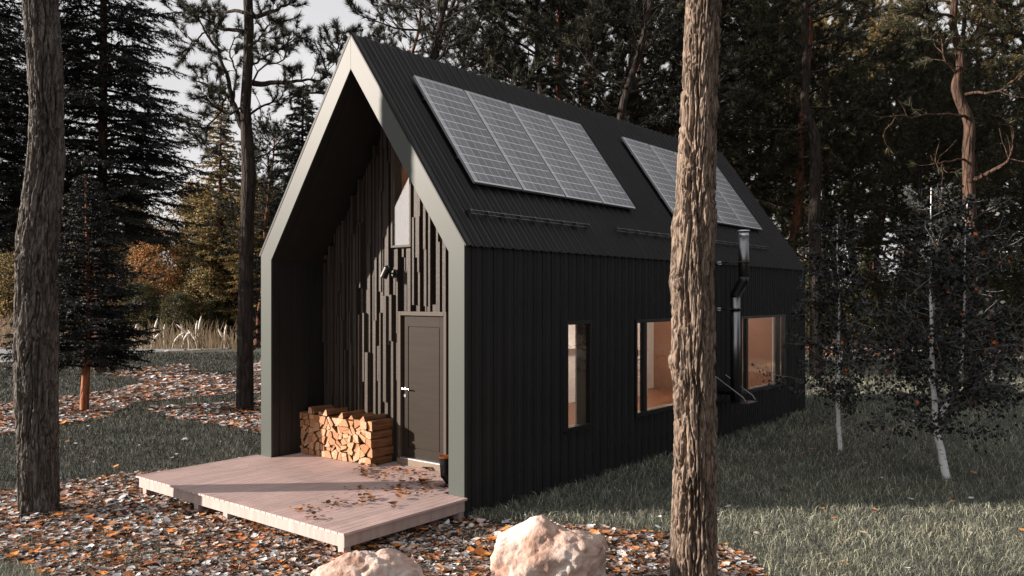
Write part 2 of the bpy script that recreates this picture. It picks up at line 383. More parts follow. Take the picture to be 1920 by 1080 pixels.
def blades(X, Y, h, wd, name, m, wild=.6, label=None):
    n = len(X); a = rng.random(n) * 2 * PI; H = h * (.45 + .8 * rng.random(n)); lean = wild * H * (.2 + rng.random(n))
    b = rng.random(n) * 2 * PI; w2 = wd * (.6 + .8 * rng.random(n))
    base = np.stack([X, Y, np.full(n, .0)], 1); d = np.stack([np.cos(a), np.sin(a), 0 * a], 1); s = np.stack([np.cos(b), np.sin(b), 0 * b], 1) * w2[:, None]
    up = np.array([0, 0, 1.])
    v0 = base - s; v1 = base + s
    mid = base + d * (lean * .3)[:, None] + up * (H * .6)[:, None]; v2 = mid + s * .8; v3 = mid - s * .8
    tip = base + d * lean[:, None] + up * (H * (.9 - .3 * rng.random(n)))[:, None]
    v4 = tip + s * .15; v5 = tip - s * .15
    v = np.stack([v0, v1, v2, v3, v4, v5], 1).reshape(-1, 3); i = np.arange(n)[:, None] * 6
    f = np.concatenate([i + np.array([0, 1, 2, 3]), i + np.array([3, 2, 4, 5])])
    return tag(link(name, np_mesh(name, v, f), m), label, 'grass', kind='stuff')
X, Y = sample(420000, 6.5, 38, 2.0)
k1 = inpoly(X, Y, GR) & ~in_house(X, Y, .02) & (X < .75 * Y)
Xr, Yr = X[k1], Y[k1]
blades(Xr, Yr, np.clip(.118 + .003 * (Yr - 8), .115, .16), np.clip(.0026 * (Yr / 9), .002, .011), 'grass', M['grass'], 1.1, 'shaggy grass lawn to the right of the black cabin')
k2 = (inpoly(X, Y, G1) | inpoly(X, Y, G2)) & ~in_house(X, Y, .02) & ~in_deck(X, Y)
Xl, Yl = X[k2], Y[k2]
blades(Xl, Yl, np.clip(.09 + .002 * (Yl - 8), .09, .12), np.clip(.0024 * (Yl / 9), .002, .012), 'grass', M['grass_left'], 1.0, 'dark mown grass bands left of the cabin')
X2, Y2 = sample(60000, 6.0, 9, 1.0); k3 = inpoly(X2, Y2, G4)
blades(X2[k3], Y2[k3], .11, .002, 'grass', M['grass'], 1.1, 'tuft of grass at the bottom left corner')
# stray tufts in the litter
tx = []; ty = []
for (px, py) in [(215, 905), (140, 1035), (200, 1010), (240, 1040), (50, 1020), (885, 972), (905, 968), (940, 965), (330, 1060), (890, 1010), (300, 1045), (160, 1070), (250, 1062)]:
    x, y = gp(px, py); q = rng.normal(0, .07, (60, 2)); tx += list(x + q[:, 0]); ty += list(y + q[:, 1])
blades(np.array(tx), np.array(ty), .12, .002, 'grass', M['grass'], 1.1, 'sparse grass tufts poking through the leaf litter')

def leaves(X, Y, size, name, m, z=.01, jz=.03):
    n = len(X); a = rng.random(n) * 2 * PI; L = size * (.35 + 1.25 * rng.random(n) ** 1.6); Wd = L * (.42 + .4 * rng.random(n)); curl = L * rng.normal(.10, .15, n)
    d = np.stack([np.cos(a), np.sin(a), rng.normal(0, .11, n)], 1); e = np.stack([-np.sin(a), np.cos(a), rng.normal(0, .20, n)], 1)
    c = np.stack([X, Y, z + jz * rng.random(n) ** 2 + .25 * L * np.abs(d[:, 2])], 1); up = np.array([0, 0, 1.])
    def P(s, t, q): return c + d * (L * s)[:, None] + e * (Wd * t)[:, None] + up * (curl * q)[:, None]
    o = np.ones(n)
    pts = [P(-.5 * o, 0 * o, .9), P(-.2 * o, -.45 * o, .5), P(.25 * o, -.36 * o, .4), P(.5 * o, 0 * o, .8), P(.22 * o, .4 * o, .5), P(-.22 * o, .5 * o, .6), P(0 * o, 0 * o, -.1)]
    v = np.stack(pts, 1); v[..., 2] = np.maximum(v[..., 2], .006); v = v.reshape(-1, 3); i = np.arange(n)[:, None] * 7
    f = np.concatenate([i + np.array(t) for t in ((0, 1, 6), (1, 2, 6), (2, 3, 6), (3, 4, 6), (4, 5, 6), (5, 0, 6))])
    return np_mesh(name, v, f)
X, Y = sample(125000, 6.3, 46, 2.0)
kk = ~(inpoly(X, Y, GR) | inpoly(X, Y, G1) | inpoly(X, Y, G2) | inpoly(X, Y, G4) | in_house(X, Y, .02)) & ~inpoly(X, Y, rp + rq) & (X < .75 * Y)
X = X[kk]; Y = Y[kk]
tag(link('leaf_litter', leaves(X, Y, np.clip(.085 * (Y / 9) ** .55, .07, .2), 'leaf_litter', M['litter']), M['litter']), 'orange, brown and grey fallen leaves covering the ground', 'leaves', kind='stuff')
X, Y = sample(42000, 6.3, 22, 2.0)
kk = ~(inpoly(X, Y, GR) | inpoly(X, Y, G1) | inpoly(X, Y, G2) | inpoly(X, Y, G4) | in_house(X, Y, .02)) & (X < .75 * Y)
M['debris'] = island('litter_debris', [(0, (.025, .018, .014)), (.3, (.09, .05, .03)), (.55, (.20, .13, .09)), (.75, (.33, .17, .07)), (.88, (.42, .36, .31))], .8, .2)
tag(link('leaf_litter', leaves(X[kk], Y[kk], .045, 'leaf_crumbs', M['debris'], .03, .05), M['debris']), 'small brown leaf fragments strewn over the litter', 'leaves', kind='stuff')
X, Y = sample(12000, 6.3, 16, 2.0)
kk = ~(inpoly(X, Y, GR) | inpoly(X, Y, G1) | inpoly(X, Y, G2) | inpoly(X, Y, G4) | in_house(X, Y, .02)) & (X < .75 * Y)
def twigs(X, Y):
    n = len(X); a = rng.random(n) * 2 * PI; L = rng.uniform(.05, .16, n); d = np.stack([np.cos(a) * L, np.sin(a) * L, rng.normal(0, .01, n)], 1); s_ = np.stack([-np.sin(a), np.cos(a), 0 * a], 1) * .0022
    c = np.stack([X, Y, rng.uniform(.04, .075, n)], 1); up = np.array([0, 0, .003]); m_ = c + up + s_ * 2
    v = np.stack([c - d - s_, c - d + s_, m_ + s_, m_ - s_, c + d + s_, c + d - s_], 1).reshape(-1, 3); i = np.arange(n)[:, None] * 6
    return np_mesh('twigs', v, np.concatenate([i + np.array([0, 1, 2, 3]), i + np.array([3, 2, 4, 5])]))
tag(link('fallen_twigs', twigs(X[kk], Y[kk]), M['debris']), 'thin twigs and pine needles strewn over the leaf litter', 'twigs', kind='stuff')
# sparse leaves on lawn edges / big orange ones
X, Y = sample(5000, 6.3, 20, 2.0); kk = ~(inpoly(X, Y, GR) | inpoly(X, Y, G1) | inpoly(X, Y, G2) | in_house(X, Y) | in_deck(X, Y)) & (rng.random(len(X)) < .12)
M['bigleaf'] = island('big_orange_leaf', [(0, (.62, .20, .035)), (.5, (.7, .27, .06)), (.8, (.5, .13, .03))], .5, .3)
tag(link('leaf_litter', leaves(X[kk], Y[kk], .125, 'big_leaves', M['bigleaf'], .03, .03), M['bigleaf']), 'larger bright orange leaves scattered over the litter', 'leaves', kind='stuff')

X, Y = sample(9000, 7.5, 34, 1.6); kk = (inpoly(X, Y, GR) | inpoly(X, Y, G1) | inpoly(X, Y, G2)) & ~in_house(X, Y, .05) & ~in_deck(X, Y) & (rng.random(len(X)) < .05)
tag(link('leaf_litter', leaves(X[kk], Y[kk], .08, 'lawn_leaves', M['litter'], .06, .04), M['litter']), 'stray fallen leaves caught in the lawn grass', 'leaves', kind='stuff')
# ------------------------------------------------------------------ house
house = empty('cabin', W(0, 0, 0), ROT, label='black gabled cabin clad in ribbed metal with a pale grey front frame', cat='cabin')
WT = .0
PER = .20
def prof(u):
    p = (u % PER) / PER      # trapezoid rib
    if p < .10: return -.018 * p / .10
    if p < .24: return -.018
    if p < .34: return -.018 * (1 - (p - .24) / .10)
    if p < .60: return 0.
    if p < .63: return -.006
    if p < .70: return -.006
    return 0.
BK = [0, .10, .24, .34, .60, .605, .695, .70]
def brk(a, b):
    s = {a, b}; k_ = int(a / PER) - 1
    while k_ * PER < b + PER:
        for q in BK:
            t = (k_ + q) * PER
            if a < t < b: s.add(t)
        k_ += 1
    return sorted(s)
def wallstrip(mb, a, b, z0, z1, v0=-.004):
    us = brk(a, b)
    for p, q in zip(us[:-1], us[1:]):
        m_ = (p + q) / 2; e = 1e-5
        mb.poly([(p, v0 + prof(p + e), z0), (q, v0 + prof(q - e), z0), (q, v0 + prof(q - e), z1), (p, v0 + prof(p + e), z1)])
WINS = [(2.02, 2.665, .765, 2.27), (3.885, 6.22, .765, 2.25), (7.86, 10.19, .745, 2.23)]
EZ = 3.22; RIDGE = 6.05; HW = 2.0225; LEN = 11.44; TH = math.atan2(RIDGE - EZ, HW)
b = MB()
cu = [0.0] + [q for w_ in WINS for q in w_[:2]] + [LEN]
for i in range(0, len(cu), 2): wallstrip(b, cu[i], cu[i + 1], .02, EZ + .02)
for (a, c, z0, z1) in WINS: wallstrip(b, a, c, .02, z0); wallstrip(b, a, c, z1, EZ + .02)
wall = b.build('ribbed_wall', M['black_metal'], house)
b = MB()
b.box((.16, 4.045, .02), (LEN, 4.065, EZ)); b.build('side_wall', M['black_metal'], house)
b = MB(); b.prism([(.0, .02), (.0, EZ), (HW, RIDGE - .03), (4.04, EZ), (4.04, .02)], LEN - .02, LEN + .02, lambda a, c, d: (d, a, c)); b.build('back_gable_wall', M['black_metal'], house)
# roof, ribbed, right slope and left slope
sl_ = math.hypot(HW, RIDGE - EZ); cs = math.cos(TH); sn = math.sin(TH)
def roofpt(u, s, h): # s along the slope from eave, h above
    return (u, s * cs - h * sn, EZ + s * sn + h * cs)
b = MB()
us = brk(-.012, LEN + .03)
for p, q in zip(us[:-1], us[1:]):
    e = 1e-5
    b.poly([roofpt(p, -.05, .028 - prof(p + e) * 1.3), roofpt(q, -.05, .028 - prof(q - e) * 1.3), roofpt(q, sl_ + .03, .028 - prof(q - e) * 1.3), roofpt(p, sl_ + .03, .028 - prof(p + e) * 1.3)])
    b.poly([roofpt(p, -.05, .022 - prof(p + e) * 1.3), roofpt(p, -.05, .028 - prof(p + e) * 1.3), roofpt(q, -.05, .028 - prof(q - e) * 1.3), roofpt(q, -.05, .022 - prof(q - e) * 1.3)][::-1])
# thin roof body below the sheet, both slopes
def rp3(u, s, h): return roofpt(u, s, h)
b.loft([[rp3(-.010, -.03, .003), rp3(-.010, sl_ + .0, .003), rp3(-.010, sl_, .020), rp3(-.010, -.03, .020)], [rp3(LEN + .02, -.03, .003), rp3(LEN + .02, sl_, .003), rp3(LEN + .02, sl_, .020), rp3(LEN + .02, -.03, .020)]])
def mir(p): return (p[0], 2 * HW - p[1], p[2])
b.loft([[mir(rp3(x, -.03, .003)), mir(rp3(x, sl_ + .0, .003)), mir(rp3(x, sl_ + .02, .035)), mir(rp3(x, -.03, .035))][::-1] for x in (-.010, LEN + .02)])
roof = b.build('roof', M['black_metal'], house)
# front frame
fo = [(0, .262), (0, EZ), (HW, RIDGE)]; fi = [(.25, .262), (.25, 3.14), (HW, 5.62)]
b = MB()
for sgn in (0, 1):
    g = (lambda a: a - .0015) if not sgn else (lambda a: 2 * HW - a + .0015)
    for i in range(2):
        q = [fo[i], fo[i + 1], fi[i + 1], fi[i]]
        q2 = [((a if a < HW else HW - .002) if not sgn else (2 * HW - (a if a < HW else HW - .002)), z) for a, z in q]
        if sgn: q2 = q2[::-1]
        b.loft([[(-.005, a, z) for a, z in q2], [(.015, a, z) for a, z in q2]])
b.build('front_frame', M['frame'], house)
# porch lining (walls and sloped ceiling) with a small step back from the frame
D = .95
li = [(.275, .262), (.275, 3.13), (HW, 5.58), (2 * HW - .275, 3.13), (2 * HW - .275, .262)]
l0 = [(.252, .262), (.252, 3.14), (HW, 5.617), (2 * HW - .252, 3.14), (2 * HW - .252, .262)]
lo = [(.02, .262), (.02, 3.2), (HW, 5.98), (2 * HW - .02, 3.2), (2 * HW - .02, .262)]
b = MB()
for i in range(4):
    b.loft([[(.016, *lo[i]), (.016, *lo[i + 1]), (.016, *l0[i + 1]), (.016, *l0[i])], [(.13, *lo[i]), (.13, *lo[i + 1]), (.13, *l0[i + 1]), (.13, *l0[i])]])
    b.loft([[(.131, *lo[i]), (.131, *lo[i + 1]), (.131, *li[i + 1]), (.131, *li[i])], [(D, *lo[i]), (D, *lo[i + 1]), (D, *li[i + 1]), (D, *li[i])]])
r2 = random.Random(5)
# vertical lining boards on both sides, a few millimetres proud
for vv_, s_ in ((2 * HW - .275, -1), (.275, 1)):
    x = .14
    while x < D - .1:
        ww = r2.choice([.05, .07, .09]); dd = r2.choice([.004, .010, .016]); b.box((x, min(vv_, vv_ + s_ * dd), .262), (x + ww, max(vv_, vv_ + s_ * dd), 3.1)); x += ww + .004
b.build('porch_lining', M['lining'], house)
# back wall of the porch with cladding: holes for door and tall window
DOOR = (1.10, 2.03, .30, 2.40); UW = (1.822, 2.225, 3.30, 4.95)
def ztop(v): return (3.13 + 1.4 * (v - .275)) if v < HW else (3.13 + 1.4 * (2 * HW - .275 - v))
b = MB()
def wbox(v0, v1, z0, z1, d0=D, d1=D + .16):
    if v1 - v0 < .002: return
    zt = lambda v: min(z1, ztop(v))
    if min(zt(v0), zt(v1)) <= z0: return
    b.loft([[(x, v0, z0), (x, v1, z0), (x, v1, zt(v1)), (x, v0, zt(v0))] for x in (d0, d1)][::-1])
for (a, c) in ((.276, DOOR[0]), (DOOR[0], UW[0]), (UW[0], HW), (HW, DOOR[1]), (DOOR[1], UW[1]), (UW[1], 2 * HW - .276)):
    z0 = DOOR[3] if (a >= DOOR[0] and c <= DOOR[1]) else .262
    if a >= UW[0] and c <= UW[1]: wbox(a, c, z0, UW[2]); wbox(a, c, UW[3], 9)
    else: wbox(a, c, z0, 9)
b.build('porch_back_wall', M['lining'], house)
b = MB(); v = .28
r3 = random.Random(21)
while v < 2 * HW - .29:
    ww = r3.choice([.025, .03, .035, .045, .06]); v1 = min(v + ww, 2 * HW - .28)
    z = .262; zt = min(ztop(v), ztop(v1)) - .004
    segs = []
    while z < zt:
        L = r3.uniform(.5, 2.2); z1 = min(z + L, zt)
        segs.append((z, z1)); z = z1
    last = -1
    for (z0, z1) in segs:
        dd = r3.choice([.012, .02, .035, .05, .07, .085])
        while dd == last: dd = r3.choice([.012, .035, .055, .085])
        last = dd
        pieces = [(z0, z1)]
        for (h0, h1, ho, hz) in ((DOOR[0] - .01, DOOR[1] + .01, .262, DOOR[3]), (UW[0] - .012, UW[1] + .012, UW[2] - .02, UW[3])):
            if v1 > h0 and v < h1:
                np_ = []
                for (a, c) in pieces:
                    if c <= ho or a >= hz: np_.append((a, c)); continue
                    if a < ho: np_.append((a, ho))
                    if c > hz: np_.append((hz, c))
                pieces = np_
        for (a, c) in pieces:
            if c - a > .01: b.box((D - dd, v, a), (D, v1, c - .001))
    v = v1 + r3.choice([.003, .003, .02, .035, .05])
b.build('batten_cladding', M['cladding'], house)
# door
b = MB(); b.box((D - .10, DOOR[0], .34), (D + .1, DOOR[0] + .05, 2.40)); b.box((D - .10, DOOR[1] - .05, .34), (D + .1, DOOR[1], 2.40)); b.box((D - .10, DOOR[0] + .05, 2.345), (D + .1, DOOR[1] - .05, 2.40))
dfr = b.build('door_frame', M['tanframe'], house, bevel=.003)
b = MB(); b.box((D - .11, DOOR[0] - .02, .262), (D - .03, DOOR[1] + .01, .345)); b.build('door_step', M['jamb'], house)
b = MB(); b.box((D - .105, DOOR[0] + .05, .346), (D - .02, DOOR[1] - .05, .362)); b.build('threshold', M['alu'], house)
dl = (DOOR[0] + .054, DOOR[1] - .054)
b = MB(); x0 = D - .045; b.box((x0, dl[0], .366), (x0 + .05, dl[1], 2.34))
# raised frame of the leaf, groove and centre panel
a, c = dl; z0, z1 = .366, 2.34; st = .105
b.box((x0 - .012, a, z0), (x0, a + st, z1)); b.box((x0 - .012, c - st, z0), (x0, c, z1)); b.box((x0 - .012, a + st, z0), (x0, c - st, z0 + .13)); b.box((x0 - .012, a + st, z1 - .15), (x0, c - st, z1))
b.box((x0 - .009, a + st + .012, z0 + .142), (x0, c - st - .012, z1 - .162))
door = b.build('door', M['door'], house, bevel=.002)
b = MB(); hz = 1.32; hv = dl[1] - .055
b.tube([(x0 - .012, hv, hz), (x0 - .02, hv, hz)], .024, 16); b.tube([(x0 - .012, hv, hz), (x0 - .065, hv, hz)], .010, 10); b.tube([(x0 - .06, hv + .012, hz), (x0 - .062, hv - .12, hz - .002)], .0095, 10)
b.build('door_handle', M['steel'], door, smooth=False)
b = MB(); b.tube([(x0 - .012, hv, hz - .1), (x0 - .022, hv, hz - .1)], .024, 16); b.build('lock_plate', M['steel'], door)
# upper window
b = MB(); t = .032; xa, xb = D - .055, D + .1
b.box((xa, UW[0], UW[2]), (xb, UW[1], UW[2] + t)); b.box((xa, UW[0], UW[3] - t), (xb, UW[1], UW[3])); b.box((xa, UW[0], UW[2] + t), (xb, UW[0] + t, UW[3] - t)); b.box((xa, UW[1] - t, UW[2] + t), (xb, UW[1], UW[3] - t))
uw = b.build('gable_window', M['tanframe'], house, bevel=.003); uw['label'] = 'tall narrow gable window reflecting the pink evening sky'
b = MB(); b.box((D - .03, UW[0] + t, UW[2] + t), (D - .024, UW[1] - t, UW[3] - t)); b.build('pane', M['glass_upper'], uw)
# side windows
for wi, (a, c, z0, z1) in enumerate(WINS):
    t = .05; b = MB(); o0, o1 = -.035, .05
    b.box((a, o0, z0), (c, o1, z0 + t)); b.box((a, o0, z1 - t), (c, o1, z1)); b.box((a, o0, z0 + t), (a + t, o1, z1 - t)); b.box((c - t, o0, z0 + t), (c, o1, z1 - t))
    mulls = [] if wi == 0 else [a + .30, c - .36]
    for q in mulls: b.box((q - .045, o0 + .004, z0 + t), (q + .045, o1 - .004, z1 - t))
    wf = b.build('window', M['winframe'], house, bevel=.003)
    b = MB(); b.box((a - .02, -.055, z0 - .02), (c + .02, -.0, z0 - .002)); b.build('sill', M['winframe'], wf)
    ed = [a + t] + [e for q in mulls for e in (q - .045, q + .045)] + [c - t]
    for i in range(0, len(ed), 2):
        b = MB(); b.box((ed[i], 0, z0 + t), (ed[i + 1], .006, z1 - t)); b.build('pane', M['glass'], wf)
    b = MB(); e0 = .051; e1 = .235
    b.poly([(a, e0, z0), (a, e1, z0), (a, e1, z1), (a, e0, z1)][::-1]); b.poly([(c, e0, z0), (c, e1, z0), (c, e1, z1), (c, e0, z1)]); b.poly([(a, e0, z0), (c, e0, z0), (c, e1, z0), (a, e1, z0)]); b.poly([(a, e0, z1), (c, e0, z1), (c, e1, z1), (a, e1, z1)][::-1])
    b.build('window_reveal', M['jamb'], wf)
# interior shell
b = MB(); b.box((D + .17, .2, .02), (LEN - .1, 3.9, .30)); b.build('interior_floor', M['floorwood'], house)
b = MB()
def iw(a, c, z0, z1): b.box((a, .235, z0), (c, .26, z1))
ic = [D + .17] + [q for w_ in WINS for q in w_[:2]] + [LEN - .1]
for i in range(0, len(ic), 2): iw(ic[i], ic[i + 1], .3, 3.3)
for (a, c, z0, z1) in WINS: iw(a, c, .3, z0); iw(a, c, z1, 3.3)
b.box((D + .17, 3.76, .3), (LEN - .1, 3.8, 3.3)); b.box((D + .17, 3.735, .3), (LEN - .5, 3.758, .40)); b.build('interior_wall', M['plaster'], house)
b = MB(); b.prism([(.262, .3), (3.758, .3), (3.758, 3.3), (HW, 5.6), (.262, 3.3)], LEN - .14, LEN - .11, lambda a, c, d: (d, a, c))
for z in (.95, 1.75): b.box((LEN - .146, .262, z), (LEN - .14, 3.75, z + .012))
b.build('end_wall_panelling', M['brown_panel'], house)
b = MB(); b.box((D + .17, .27, 2.62), (LEN - .15, 3.75, 2.66)); b.build('ceiling_boards', M['brown_panel'], house)
b = MB()
for s_ in (0, 1):
    q = [(.2, 3.2), (HW, 5.75), (HW, 5.72), (.24, 3.2)]; q = [((a if not s_ else 2 * HW - a), z) for a, z in q]
    b.prism(q, D + .17, LEN - .15, lambda a, c, d: (d, a, c))
b.build('loft_lining', M['brown_panel'], house)
# loft divider behind the gable window
b = MB(); b.prism([(.5, 2.67), (3.5, 2.67), (3.5, 3.5), (HW, 5.4), (.5, 3.5)], D + 1.6, D + 1.63, lambda a, c, d: (d, a, c)); b.build('loft_partition', M['brown_panel'], house)
# interior furniture and lamps
kt = empty('kitchen_unit', W(8.4, 3.1, .3), ROT, label='white kitchen cupboards with a black oven band, seen through the middle window', cat='cupboard')
b = MB(); b.box((0, .05, 0), (1.5, .62, .86)); b.build('base_cabinet', M['cabinet'], kt, bevel=.004)
b = MB(); b.box((-.01, .03, .862), (1.51, .62, .90)); b.build('worktop', M['plaster'], kt)
b = MB(); b.box((0.02, .04, .60), (1.49, .049, .605)); b.box((.02, .04, .32), (1.49, .049, .325)); b.build('drawer_gap', M['ovenblack'], kt)
b = MB(); b.box((0, .3, .90), (1.5, .62, 1.05)); b.build('oven_panel', M['ovenblack'], kt)
b = MB(); b.box((0, .25, 1.06), (1.5, .62, 2.2)); b.build('wall_cabinet', M['cabinet'], kt, bevel=.004)
sh = MB(); sh.box((0, 0, 0), (1.7, .28, .03)); s1 = sh.build('shelf', M['plaster']); s1.location = W(6.4, 3.47, 1.5); s1.rotation_euler = (0, 0, ROT); tag(s1, 'white wall shelf seen through the narrow slit window', 'shelf')
tb = empty('side_table', W(9.12, 1.6, .3), ROT, label='small dark table beside the tree trunk, seen through the middle window', cat='table')
b = MB(); b.box((0, 0, .70), (.8, .5, .74)); b.build('tabletop', M['ovenblack'], tb)
for (x, y) in ((.02, .02), (.72, .02), (.02, .42), (.72, .42)):
    b = MB(); b.box((x, y, 0), (x + .05, y + .05, .70)); b.build('leg', M['ovenblack'], tb)
M['lampglow'] = mat('lamp_glow', (1, .9, .8), .5); M['lampglow'].node_tree.nodes['Principled BSDF'].inputs['Emission Color'].default_value = (1, .8, .58, 1); M['lampglow'].node_tree.nodes['Principled BSDF'].inputs['Emission Strength'].default_value = 4
for i, (u_, v_, z_, e_) in enumerate([(4.6, 2.2, 2.5, 25), (7.2, 2.2, 2.5, 25), (9.6, 2.0, 2.5, 25), (1.9, 2.1, 4.6, 5)]):
    lt = empty('ceiling_lamp', W(u_, v_, z_), ROT, label='lit warm ceiling lamp inside the cabin', cat='lamp', group='lamps inside the cabin')
    b = MB(); b.tube([(0, 0, 0), (0, 0, .03), (0, 0, .06)], [.12, .14, .10], 20); b.build('lamp_shade', M['lampglow'], lt)
    ld = bpy.data.lights.new('lamp', 'POINT'); ld.energy = e_; ld.color = (1, .84, .69); ld.shadow_soft_size = .12
    lo_ = bpy.data.objects.new('lamp', ld); C.objects.link(lo_); lo_.location = W(u_, v_, z_ - .1)
# solar panels
def panel(u0):
    root = bpy.data.objects.new('solar_panel', None); C.objects.link(root); root.parent = house
    s0 = .555 / cs; s1 = 1.655 / cs
    root.location = roofpt(u0, (s0 + s1) / 2, .085); root.rotation_euler = (TH, 0, 0)
    h = (s1 - s0) / 2; w_ = .486
    b = MB(); t = .011
    b.box((-w_, -h, 0), (w_, -h + t, .035)); b.box((-w_, h - t, 0), (w_, h, .035)); b.box((-w_, -h + t, 0), (-w_ + t, h - t, .035)); b.box((w_ - t, -h + t, 0), (w_, h - t, .035)); b.build('panel_frame', M['alu'], root)
    b = MB(); b.box((-w_ + t, -h + t, .01), (w_ - t, h - t, .03)); b.build('cells', M['solar'], root)
    b = MB(); b.box((-w_ - .02, h * .55, -.05), (w_ + .0, h * .55 + .04, -.002)); b.build('mounting_rail', M['winframe'], root)
    b = MB(); b.box((-w_ - .02, -h * .55, -.05), (w_ + .0, -h * .55 + .04, -.002)); b.build('mounting_rail', M['winframe'], root)
for g0 in (.68, 6.10):
    for i in range(4): panel(g0 + .508 + i * 1.0145)
# snow guards
for (a, c) in ((.30, 2.88), (3.67, 6.25), (7.15, 9.73)):
    b = MB()
    s0 = .255 / cs
    for h in (.07, .11): b.tube([roofpt(a, s0 + .02 * (h > .1), h), roofpt(c, s0 + .02 * (h > .1), h)], .007, 8)
    n = 9
    for i in range(n):
        u_ = a + (c - a) * i / (n - 1)
        b.loft([[roofpt(u_ + e, s0 - .03, .03), roofpt(u_ + e, s0 + .06, .03), roofpt(u_ + e, s0 + .03, .12), roofpt(u_ + e, s0 - .01, .12)] for e in (-.004, .004)])
        b.tube([roofpt(u_ - .012, s0 - .01, .06), roofpt(u_ + .012, s0 - .01, .06)], .012, 8)
    b.build('snow_guard', M['gunmetal'], house)
# flue
fl = empty('flue_pipe', W(0, 0, 0), ROT, label='black stove flue with a kinked pipe fixed to the ribbed side wall', cat='flue')
fu = 6.93
b = MB(); so1, so2 = .32, .475
b.tube([(fu, -so1, .72), (fu, -so1, 2.62)], .088, 24); b.build('lower_pipe', M['gunmetal'], fl, smooth=False)
b = MB(); b.tube([(fu, -so1, 2.60), (fu, -so1, 2.64), (fu, -so2, 2.90), (fu, -so2, 2.96)], [.09, .092, .097, .097], 24); b.build('pipe_bend', M['winframe'], fl)
b = MB(); b.tube([(fu, -so2, 2.94), (fu, -so2, 3.66)], .095, 24); b.build('upper_pipe', M['gunmetal'], fl)
b = MB(); b.tube([(fu, -so2, 3.66), (fu, -so2, 3.76)], .09, 24); b.build('pipe_collar', M['galv'], fl)
b = MB(); b.tube([(fu, -so2, 3.78), (fu, -so2, 3.80)], [.115, .10], 24); b.build('rain_cap', M['steel'], fl)
for z, so_ in ((3.22, so2), (2.38, so1)):
    b = MB(); b.tube([(fu, -so_, z - .02), (fu, -so_, z + .02)], .103, 24)
    b.box((fu - .1, -so_ - .012, z - .010), (fu - .07, -.02, z + .010)); b.build('pipe_clamp', M['winframe'], fl)
    b = MB(); b.box((fu - .14, -.05 if so_ == so1 else -.06, z - .03), (fu - .03, -.025, z + .03)); b.build('wall_bracket', M['galv'], fl)
b = MB(); b.tube([(fu, -so1, .9), (fu, -.0, .9)], .075, 20); b.build('wall_sleeve', M['winframe'], fl)
b = MB(); b.box((fu - .28, -.62, .70), (fu + .3, -.03, .715)); b.build('base_plate', M['winframe'], fl)
for e in (-.20, .22):
    b = MB(); b.tube([(fu + e, -.03, 1.16), (fu + e, -.55, .82), (fu + e, -.60, .75), (fu + e, -.60, .70)], .009, 8); b.build('strut', M['gunmetal'], fl)
for ch in fl.children:
    if 'pipe' in ch.name:
        for p in ch.data.polygons:
            if len(p.vertices) == 4: p.use_smooth = True
# wall lamp
wl = bpy.data.objects.new('wall_lamp', None); C.objects.link(wl); wl.parent = house; wl.location = (D - .085, 2.0 + .10, 2.93)
b = MB(); b.tube([(0, 0, 0), (-.02, 0, 0), (-.028, 0, 0)], [.062, .062, .05], 24); b.build('back_plate', M['winframe'], wl)
b = MB(); b.tube([(-.03, 0, 0), (-.10, .02, .01)], .012, 10); b.build('arm', M['winframe'], wl)
b = MB(); b.tube([(-.115, .02, .085), (-.12, .03, .08), (-.15, .085, -.055), (-.148, .082, -.04)], [.035, .05, .056, .05], 24); b.build('lamp_shade', M['winframe'], wl)
b = MB(); b.tube([(-.147, .080, -.043), (-.1465, .0795, -.041)], .047, 20); b.build('bulb_glass', M['galv'], wl)

# ------------------------------------------------------------------ deck
dk = empty('timber_deck', W(0, 0, 0), ROT, label='pale pinkish timber deck on short posts in front of the cabin', cat='deck')
b = MB(); v = -.045; bw = .088; gap = .013
while v < 4.13:
    v1 = min(v + bw, 4.15); u1 = D - .0 if .30 < v < 3.73 else .0
    # grooved board: shallow grooves along its length
    n = 4; q = [(v, .235), (v1, .235), (v1, .257)]
    for i in range(n, 0, -1):
        f0 = v + (v1 - v) * i / n; f1 = v + (v1 - v) * (i - 1) / n
        q += [(f0 - .001, .260), (f1 + .009, .260), (f1 + .004, .253)] if i > 1 else [(f0 - .002, .260), (f1 + .002, .260)]
    q.append((v, .257))
    b.loft([[(x, a, c) for a, c in q] for x in (-1.83, u1)][::-1])
    v = v1 + gap
b.build('deck_boards', M['deck'], dk)
b = MB(); b.box((-1.80, -.02, .105), (-1.765, 4.12, .234)); b.build('front_fascia', M['fascia'], dk, bevel=.003)
b = MB(); b.box((-1.764, -.02, .105), (-.02, .015, .234)); b.build('side_fascia', M['fascia'], dk, bevel=.003)
b = MB(); b.box((-1.764, 4.09, .105), (-.02, 4.12, .234)); b.build('side_fascia', M['fascia'], dk, bevel=.003)
for (a, c) in ((-1.79, 3.95), (-1.79, 2.70), (-1.79, 2.07), (-1.79, .0), (-.10, .0), (-.9, 2.0), (-.1, 3.95), (-.9, 3.9)):
    b = MB(); b.box((a, c, -.05), (a + .09, c + .09, .104 if a < -1.7 or c < .5 else .2)); b.build('post', M['fascia'], dk, bevel=.003)
b = MB(); b.box((.02, .262, .02), (D - .1, 3.78, .2)); b.build('porch_joists', M['lining'], dk)

